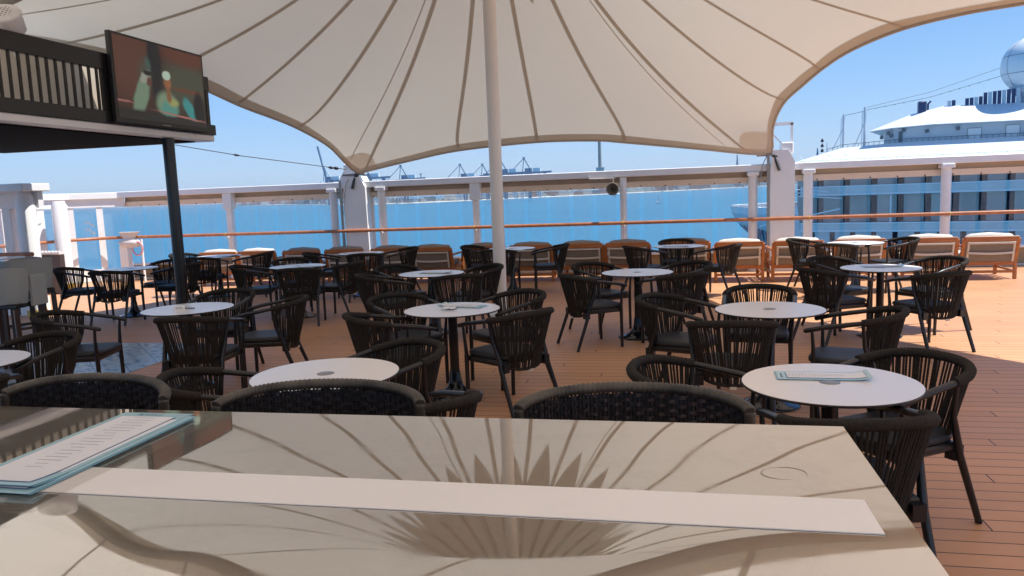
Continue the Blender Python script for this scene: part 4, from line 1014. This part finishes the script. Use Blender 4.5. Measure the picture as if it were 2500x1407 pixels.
# grey bar stools
def grey_stool(loc,rz,label):
    t=thing('grey_bar_stool',label,'bar stool',loc,rz,'grey textile bar stools')
    m=MB(); out=[];
    G0=[]
    for z,k in ((.72,.86),(.80,.94),(.95,1),(1.10,1.03)):
        G0.append([(.27*k*math.copysign(abs(math.sin(a))**.5,a),-.25*k*math.cos(a)**.5 if math.cos(a)>0 else 0,z+.02*math.cos(a)) for a in [R(-89+178*i/24) for i in range(25)]])
    m.grid(G0); m.grid([[(p[0]*.93,p[1]*.92,p[2]) for p in r] for r in G0]); m.grid([[p for p in G0[-1]],[(p[0]*.93,p[1]*.92,p[2]) for p in G0[-1]]])
    m.grid([[p for p in G0[0]],[(p[0]*.93,p[1]*.92,p[2]) for p in G0[0]]])
    m.obj('back','textilene',t)
    for sg in (-1,1):
        m=MB(); m.box(sg*.27-.02,sg*.27+.02,-.01,.24,.70,1.02,bev=.008); m.obj('arm_panel','textilene',t)
    m=MB(); m.box(-.24,.24,-.22,.22,.70,.75,bev=.01); m.obj('seat','black_paint',t)
    for sx in (-1,1):
        for sy in (-1,1): m=MB(); m.bar((sx*.23,sy*.21,0),(sx*.22,sy*.2,.70),.045,.045,bev=.004); m.obj('leg','brown_wood',t)
    m=MB(); m.bar((-.22,-.2,.3),(.22,-.2,.3),.03,.03); m.obj('footrest','brown_wood',t); m=MB(); m.bar((-.22,.2,.3),(.22,.2,.3),.03,.03); m.obj('stretcher','brown_wood',t)
gp=onz(-42,668,1.10); grey_stool((gp[0]-.28,gp[1]+.5,0),R(12),'grey textile bar stool nearest the left edge, its back toward us')
gp=onz(18,645,1.10); grey_stool((gp[0]-.38,gp[1]+.6,0),R(62),'grey textile bar stool beside the yellow-footed column')
gp=onz(15,638,1.10); grey_stool((gp[0],gp[1]+.1,0),R(150),'grey textile bar stool half hidden at the left edge under the handrail')
m=MB(); t=thing('high_bar_table','high bar table with round steel foot at the left edge','table',(-9.55,9.3,0))
m.lathe([(.27,0),(.27,.012),(.05,.03),(.04,.06)],32); m.obj('base','steel',t); m=MB(); m.cyl((0,0,.05),(0,0,1.0),.035,16); m.obj('column','steel',t); m=MB(); m.lathe([(.34,1.0),(.34,1.02)],40); m.obj('tabletop','laminate',t)
# ---------------------------------------------------------------- counter
ct=thing('bar_counter','long glossy beige bar counter with a white inset strip in the foreground','counter')
CZ=1.05
m=MB(); m.box(-6,.42,.55,2.035,CZ-.004,CZ); 
o=m.obj('glossy_top','counter_gloss',ct)
m=MB(); m.box(-6,.4225,.5475,2.0375,CZ-.028,CZ-.0042,bev=.002); m.obj('top_edge','counter_edge',ct)
m=MB(); m.box(-6,.3605,1.397,1.549,CZ+.0006,CZ+.0026); m.obj('inset_strip','inset_white',ct)
m=MB(); m.box(-6,.362,1.3955,1.5505,CZ+.0002,CZ+.0006); m.obj('inset_joint','horn_grey',ct)
m=MB(); m.box(-6,.30,.65,1.75,.1,CZ-.03,bev=.01); m.obj('body','brown_wood',ct)
m=MB(); m.box(-6,.25,.7,1.70,0,.1); m.obj('plinth','black_paint',ct)
m=MB(); m.box(-3.2,-1.325,1.30,2.02,CZ+.0032,CZ+.0052); tag(m.obj('acrylic_sheet','acrylic'),'clear acrylic sheet lying on the left end of the counter','sheet')
menu((-1.515,1.675,CZ+.0105),R(90),'pale blue laminated menu lying on the counter at the left',.585,.222,.012)
menu((-1.50,1.66,CZ+.0085),R(88.5),'lower pale blue menu peeking out beneath the topmost counter menu',.585,.222,.0)
m=MB(); rr_=random.Random(4); G0=[[],[]]
for k in range(61):
    a=-.3+5.2*k/60; w_=.0009+.0045*abs(math.sin(a*1.2+.4))**3; G0[0].append((.2295+.046*math.cos(a)+0,1.684+.036*math.sin(a),CZ+.0004)); G0[1].append((.2295+(.046+w_)*math.cos(a),1.684+(.036+w_)*math.sin(a),CZ+.0004))
m.grid(G0); m.obj('drink_ring_mark','ring_mark',ct)
menu((-1.585,1.70,CZ+.0125+.006),R(69),'topmost pale blue menu of the stack on the counter',.60,.19,.05) if False else None

# ---------------------------------------------------------------- neighbouring cruise ship
P0=np.array([34.52,130.02]); DR=np.array([-.94,.342]); NN=np.array([.342,.94])
def S(t,d,z): q=P0+DR*t+NN*d; return (q[0],q[1],z)
sh=thing('cruise_ship','large white cruise ship moored alongside beyond the right glass screens','ship')
def sprism(poly,d0,d1,mt,nm_,par=None):   # polygon in (t,z)
    m=MB(); n=len(poly); m.add([S(t,d0,z) for t,z in poly]+[S(t,d1,z) for t,z in poly],[tuple(range(n)),tuple(range(n,2*n))[::-1]]+[(i,(i+1)%n,n+(i+1)%n,n+i) for i in range(n)])
    return m.obj(nm_,mt,par or sh)
def plan(poly,z0,z1,mt,nm_):               # polygon in (t,d) extruded in z
    m=MB(); n=len(poly); m.add([S(t,d,z0) for t,d in poly]+[S(t,d,z1) for t,d in poly],[tuple(range(n)),tuple(range(n,2*n))[::-1]]+[(i,(i+1)%n,n+(i+1)%n,n+i) for i in range(n)])
    return m.obj(nm_,mt,sh)
Bm=30
# hull with bow
bow=[(-130,0),(14.6,0),(15,0),(22,3),(27,8),(30.4,15),(27,22),(22,27),(15,30),(14.6,30),(-130,30)]
bowl=[(-130,1),(12.6,1),(13,1),(18,5),(21,10),(22.5,15),(21,20),(18,25),(13,29),(12.6,29),(-130,29)]
m=MB(); G0=[]
for k,(zz,fr) in enumerate(((SEA-3,0),(-14,.1),(-9,.35),(-5.4,.9),(-3.7,1.0))):
    G0.append([S(b[0]*(1-fr)+a_[0]*fr,b[1]*(1-fr)+a_[1]*fr,zz if a_[0]>14.8 else min(zz,-8.9-.001*k)) for a_,b in zip(bow,bowl)])
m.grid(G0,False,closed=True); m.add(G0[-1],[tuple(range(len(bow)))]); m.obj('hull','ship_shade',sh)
# blue hull artwork: criss cross lines at the bow
m=MB()
for k in range(9):
    a=(26.4-k*.9,-6.0-k*.55); b=(22.2-k*.3,-12-k*.3); 
    for (x1,z1),(x2,z2) in (((27.2-k*.85,-5.8-.1*k),(21.5-.1*k,-9.5-k*.5)),((21.5+.55*k,-6.2),(24.5-.5*k,-10.5+.1*k))):
        def hp_(t,z):
            fr=min(1,max(.1,(z+14)/9)); d=max(0,(t-15)*.85); return Vector(S(t,d-.6 if False else d*1.0-1.2,z))
        m.bar(hp_(x1,z1),hp_(x2,z2),.16,.16)
m.obj('hull_artwork','ship_navy',sh)
# bow bulwark
m=MB(); G0=[[S(t,d,-3.7) for t,d in bow[2:9]],[S(t+.2,d,-2.55) for t,d in bow[2:9]]]; m.grid(G0,False); m.obj('bow_bulwark','ship_white',sh)
m=MB(); m.tube([S(t,d,-2.35) for t,d in bow[2:9]],.09,6); m.obj('bow_rail','ship_white',sh)
plan([(14,1.5),(21,4),(26,9),(29,15),(26,21),(21,26),(14,28.5)],-3.7,-3.6,'teak_deck_far','foredeck')
for (t_,d_,s_) in ((24,10,1.2),(20.5,7,1.0),(26,14,.9),(18.5,6,1.2)):
    m=MB(); q=S(t_,d_,-3.6); m.lathe([(s_*.6,0),(s_*.55,s_*.7),(s_*.2,s_*.9)],12,q); m.box(q[0]-s_,q[0]+s_,q[1]-.4,q[1]+.4,q[2],q[2]+.5); m.obj('winch','ship_white',sh)
# superstructure
front=16.2
plan([(-130,1.2),(front-3,1.2),(front,5),(front+1,15),(front,25),(front-3,28.8),(-130,28.8)],-8.95,4.2,'ship_recess_shade','side_wall')
def sstrip(t0,t1,d,z0,z1,dz,th,mt,nm_):
    m=MB(); m.add([S(t0,d,z0),S(t1,d,z0+dz),S(t1,d,z1+dz),S(t0,d,z1),S(t0,d+th,z0),S(t1,d+th,z0+dz),S(t1,d+th,z1+dz),S(t0,d+th,z1)],[(0,1,2,3),(4,7,6,5),(0,4,5,1),(3,2,6,7),(0,3,7,4),(1,5,6,2)])
    return m.obj(nm_,mt,sh)
for (z0,z1,sl,gz) in ((-.75,.75,-.0,0),(-6.6,-5.15,0,0)):
    sstrip(-130,front-1.5,-.25,z1-.22,z1,0,.3,'ship_white','balcony_handrail')
    sstrip(-130,front-1.5,-.2,z0+.25,z1-.24,0,.1,'ship_rail_glass','balcony_glass')
    sstrip(-130,front-1.5,-.3,z0-.05,z0+.24,0,1.6,'ship_white','balcony_slab')
# dividers and cabin bays painted pale for the veil on our glass panes
def tpx(px,py=520):
    d=ray(px,py); n3=np.array([NN[0],NN[1],0]); k_=(np.array([P0[0],P0[1],0])-CAM)@n3/(d@n3); q=CAM+d*k_; return float((q[:2]-P0)@DR)
bars=[1935,1999,2063,2130,2195,2262,2330,2397,2465]
bt_=[tpx(b) for b in bars]; bt_+= [bt_[-1]-4.6*k for k in range(1,9)]
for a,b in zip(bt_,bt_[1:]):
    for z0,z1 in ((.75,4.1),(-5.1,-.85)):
        sstrip(b+.45,a-.55,.95,z0,z1,0,.24,'ship_inner_veil','cabin_wall_veil')
for k in range(-14,4):
    t_=k*3.1+1
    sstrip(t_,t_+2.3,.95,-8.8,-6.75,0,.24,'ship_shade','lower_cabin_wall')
m=MB(); m.bar(S(8.5,-.4,-2.9),S(front+5,-.4,-5.6),.22,.22); m.bar(S(1.2,-.35,-1.0),S(1.2,-.35,-5.1),.18,.18); m.obj('strut','ship_white',sh)
# bridge wing curved glass at front of the balconies
for k,zz in enumerate((.2,-.35,-.9)):
    m=MB(); m.tube([S(front+3-k*.3,-1+0*k,zz+.3),S(front-2,-1.2,zz+.15),S(front-6-k,-1.0,zz-.35)],.11,6); m.obj('wing_frame','ship_white',sh)
# eave + sloped roof
m=MB()
lo=[(17.5,1.0,4.45),(12,-.6,4.55),(0,-.6,4.4),(-16,-.6,4.25),(-130,-.6,4.2)]
up=[(12.2,9,6.5),(9.6,8.5,7.1),(0,8,7.45),(-16,8,7.25),(-130,8,7.2)]
m.grid([[S(*p) for p in lo],[S(*p) for p in up]],False); m.grid([[S(*p) for p in lo],[S(p[0],p[1],p[2]-.5) for p in lo]],False)
m.add([S(*p) for p in up[:2]]+[S(9.6,22,7.1),S(12.2,21,6.5)],[(0,1,2,3)]); m.add([S(*lo[0]),S(*up[0]),S(12.2,21,6.5),S(17.5,29,4.45)],[(0,1,2,3)])
m.add([S(*p) for p in up[1:]]+[S(-130,22,7.2),S(9.6,22,7.1)],[(0,1,2,3,4,5)] if len(up[1:])==4 else [tuple(range(len(up[1:])+2))]); m.obj('sloped_roof','ship_white',sh)
m=MB(); m.tube([S(12.2,8.9,7.0),S(9.6,8.4,7.62),S(0,7.9,7.95),S(-16,7.9,7.75),S(-60,7.9,7.7)],.05,5)
for k in range(40):
    t_=12-k*.8; z_=np.interp(-t_,[-12.2,-9.6,0,16,60],[6.5,7.1,7.45,7.25,7.2]); m.tube([S(t_,8.4,z_),S(t_,8.4,z_+.5)],.035,4)
m.obj('terrace_rail','ship_detail',sh)
m=MB()
for k in range(60): t_=14-k*.9; m.tube([S(t_,-.5,4.45),S(t_,-.5,4.95)],.03,4)
m.tube([S(14.5,-.5,4.95),S(-45,-.5,4.85)],.04,5); m.obj('eave_rail','ship_white',sh)
for k,(t_,z_) in enumerate(((15.9,4.7),(14.7,5.0),(12.6,5.1),(10.4,5.3),(7.9,5.5))):
    m=MB(); m.tube([S(t_-.5,1.5,z_-.6),S(t_,2.2,z_),S(t_+.7,2.6,z_+.75)],.07,6); m.obj('davit','ship_white',sh)
# upper house
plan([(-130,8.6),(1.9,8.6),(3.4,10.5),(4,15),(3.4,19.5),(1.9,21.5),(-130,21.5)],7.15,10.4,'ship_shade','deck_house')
m=MB()
R0=[(5.4,6.6,9.45),(2.0,6.4,9.75),(-4,6.3,9.9),(-16,6.3,9.6),(-130,6.3,9.5)]; R1=[(2.0,11,10.95),(-.5,11,12.0),(-5,11,12.9),(-16,11,12.5),(-130,11,12.4)]; R2=[(p[0],19,p[2]) for p in R1]; R3=[(p[0],23.7,p[2]) for p in R0]
m.grid([[S(*p) for p in r] for r in (R0,R1,R2,R3)],True); m.add([S(*R0[0]),S(*R1[0]),S(*R2[0]),S(*R3[0])],[(0,1,2,3)])
m.grid([[S(*p) for p in R0],[S(p[0],p[1]+2.2,p[2]-.05) for p in R0]],False); m.obj('house_roof','ship_white',sh)
for (t_,w_,z0,z1,mt,nm_) in ((1.15,.62,7.3,9.2,'ship_detail','house_door'),(-8.6,1.9,7.35,9.0,'ship_white','hatch_door'),(-13.7,1.8,7.4,9.1,'ship_white','hatch_door')):
    o=sstrip(t_-w_,t_,8.52,z0,z1,0,.06,mt,nm_)
    if nm_=='hatch_door': m=MB(); m.tube([S(t_-w_,8.5,z0),S(t_-w_,8.5,z1),S(t_,8.5,z1),S(t_,8.5,z0)],.045,5); m.obj('frame','ship_detail',o)
sstrip(-24,-16.2,8.5,8.0,9.4,0,.08,'ship_detail','house_window')
for (t_,z_) in ((2.6,9.0),(.4,9.35),(-3.0,9.0),(-7.3,9.1),(3.6,8.4),(2.2,8.6)):
    m=MB(); q=S(t_,8.3,z_); m.lathe([(.12,-.3),(.3,-.2),(.3,.2),(.12,.3)],10,q); m.obj('floodlight','ship_detail',sh)
for k in range(3):
    m=MB(); q=S(13.0,9,8.6-k*.85); m.lathe([(.05,-.35),(.24,-.3),(.26,0),(.12,.12),(.1,.3)],10,q); m.obj('signal_lamp','black_paint',sh)
m=MB(); m.tube([S(12.2,9,6.4),S(12.2,9,8.1)],.12,6); m.obj('lamp_pole','ship_white',sh)
for (t_,zt,zb,lt) in ((9.75,12.75,6.9,1.7),(6.45,13.7,7.1,1.6)):
    m=MB(); m.tube([S(t_,10,zb),S(t_,10,zt)],.20,8); m.tube([S(t_+lt,10,zb),S(t_+.1,10,zb+(zt-zb)*.6)],.07,5); m.tube([S(t_+.45,10,zb),S(t_+.4,10,zt-.6)],.05,5)
    for k in range(12): z_=zb+(zt-zb)*k/12.5; m.tube([S(t_-.35,10,z_),S(t_+.4,10,z_)],.035,4)
    m.obj('aerial_mast','ship_shade',sh)
m=MB(); m.tube([S(9.75,10,12.6),S(8,10,12.8),S(6.45,10,13.1)],.045,5); m.tube([S(6.45,10,13.2),S(-3,12,14.6),S(-13,14,17.2)],.035,5); m.tube([S(6.45,10,13.6),S(-3,12,15.4),S(-14,14,18.8)],.03,5)
for k in range(14):
    f=k/14; q=S(6.0-f*18.5,10+f*4,13.25+f*1.9+f*f*1.9); m.lathe([(.06,-.06),(.08,0),(.06,.06)],6,q)
m.obj('aerial_wire','ship_detail',sh)
m=MB(); q=S(-2.0,11,12.3); m.box(q[0]-.6,q[0]+.6,q[1]-.6,q[1]+.6,q[2]-.4,q[2]+1.7,bev=.2); m.tube([(q[0]+.9,q[1],q[2]-.2),(q[0]+.9,q[1],q[2]+1.2),(q[0]+1.3,q[1],q[2]+1.6)],.16,8); m.obj('vent_stack','ship_navy',sh)
for k in range(16):
    t_=-5.6-k*.62; zt=12.9+(.8 if k<8 else 1.3); 
    if 1<k<4: continue
    m=MB(); a=S(t_,11.5,12.4); b=S(t_-.5,11.5,12.4); m.add([S(t_,11,12.3),S(t_-.52,11,12.3),S(t_-.52,11,zt+.04*k),S(t_,11,zt+.04*k),S(t_,11.3,12.3),S(t_-.52,11.3,12.3),S(t_-.52,11.3,zt+.04*k),S(t_,11.3,zt+.04*k)],[(0,1,2,3),(4,7,6,5),(0,3,7,4),(1,5,6,2),(3,2,6,7)]); m.obj('wind_slat','ship_navy' if k%3 else 'ship_shade',sh)
m=MB(); q=S(-17.0,14,18.4); rr_=4.35
prof=[(rr_*math.cos(a),rr_*math.sin(a)) for a in [R(-50+140*k/20) for k in range(21)]]; prof[-1]=(.01,rr_); m.lathe(prof,40,q); dome=m.obj('radar_dome','ship_white',sh)
m=MB()
for zz in (-1.3,1.4): r_=math.sqrt(rr_**2-zz*zz)+.02; m.tube([(q[0]+r_*math.cos(a),q[1]+r_*math.sin(a),q[2]+zz) for a in [2*PI*k/40 for k in range(40)]],.035,4,closed=True)
for k in range(8):
    a0_=2*PI*k/8+.3; m.tube([(q[0]+(rr_+.02)*math.cos(e)*math.cos(a0_),q[1]+(rr_+.02)*math.cos(e)*math.sin(a0_),q[2]+(rr_+.02)*math.sin(e)) for e in [R(-48+110*j/12) for j in range(13)]],.03,4)
m.obj('panel_joint','ship_detail',dome)
m=MB(); m.lathe([(1.5,-8),(1.5,-4.9),(2.2,-4.6),(3.0,-3.9),(3.05,-3.3),(2.8,-3.25)],24,q); m.obj('dome_pedestal','ship_shade',sh)
m=MB()
for sx in (-.25,.25): m.tube([S(-14.9+sx,11.4,12.4),S(-14.9+sx,11.4,15.2)],.06,5)
for k in range(9): m.tube([S(-15.15,11.4,12.6+k*.32),S(-14.65,11.4,12.6+k*.32)],.04,4)
m.obj('ladder','ship_white',sh)
# people on the other ship's foredeck
def person(t_,d_,label,shirt,ry=0):
    q=S(t_,d_,-3.6); o=thing('person',label,'person',q,ry)
    import bmesh
    V=[(0,0,.95),(0,0,1.2),(0,0,1.42),(0,0,1.52),(0,.01,1.66),(.1,0,.92),(.11,.02,.5),(.11,-.02,.06),(.11,.12,.03),(-.1,0,.92),(-.11,-.02,.5),(-.11,-.04,.06),(-.11,.08,.03),(.19,0,1.4),(.25,.02,1.12),(.24,.2,.98),(-.19,0,1.4),(-.25,.0,1.12),(-.2,.2,1.0)]
    E=[(0,1),(1,2),(2,3),(3,4),(0,5),(5,6),(6,7),(7,8),(0,9),(9,10),(10,11),(11,12),(2,13),(13,14),(14,15),(2,16),(16,17),(17,18)]
    rad=[.14,.15,.13,.06,.11,.1,.07,.05,.04,.1,.07,.05,.04,.06,.045,.035,.06,.045,.035]
    me=bpy.data.meshes.new('body'); me.from_pydata(V,E,[]); b=bpy.data.objects.new('body',me); C.objects.link(b); b.parent=o
    sk=b.modifiers.new('skin','SKIN'); 
    me.skin_vertices.new() if hasattr(me.skin_vertices,'new') and len(me.skin_vertices)==0 else None
    for i,r_ in enumerate(rad): me.skin_vertices[0].data[i].radius=(r_,r_)
    me.skin_vertices[0].data[0].use_root=True
    b.modifiers.new('sub','SUBSURF').levels=1; me.materials.append(MATS['skin'])
    m=MB(); m.lathe([(.17,.88),(.2,1.05),(.21,1.3),(.19,1.42),(.09,1.49)],14,cap=False); m.obj('shirt',shirt,o)
    m=MB(); 
    for sx in (-.1,.1): m.tube([(sx,0,.1),(sx*1.05,0,.5),(sx*.9,0,.93)],[.07,.085,.12],10)
    m.obj('trousers','cloth_dark',o)
    m=MB(); m.lathe([(.118,1.66),(.122,1.72),(.09,1.79),(.01,1.81)],12,(0,.005,0)); m.obj('hair','cloth_dark',o)
person(20.6,5.5,'person in pink shirt standing on the other ship foredeck','shirt_pink',.4)
person(20.0,7.8,'person in dark shirt behind the one in pink','cloth_dark',-.5)
for k,(px,py,cx) in enumerate(()): pass
# quay edge between ships (below view): keep sea

# ---------------------------------------------------------------- haze over the harbour
hm=bpy.data.materials.new('haze_air'); hm.use_nodes=True; nt=hm.node_tree; nt.nodes.clear()
o_=N(nt,'ShaderNodeOutputMaterial'); pv=N(nt,'ShaderNodeVolumePrincipled'); pv.inputs['Color'].default_value=(.80,.90,1,1); pv.inputs['Density'].default_value=.00007; pv.inputs['Anisotropy'].default_value=.3
nt.links.new(pv.outputs[0],o_.inputs['Volume']); MATS['haze_air']=hm
mb=MB(); mb.box(-8000,8000,-300,8600,SEA-1.5,140); o=mb.obj('haze','haze_air'); tag(o,'thin pale sea haze over the harbour','haze',None,'stuff')
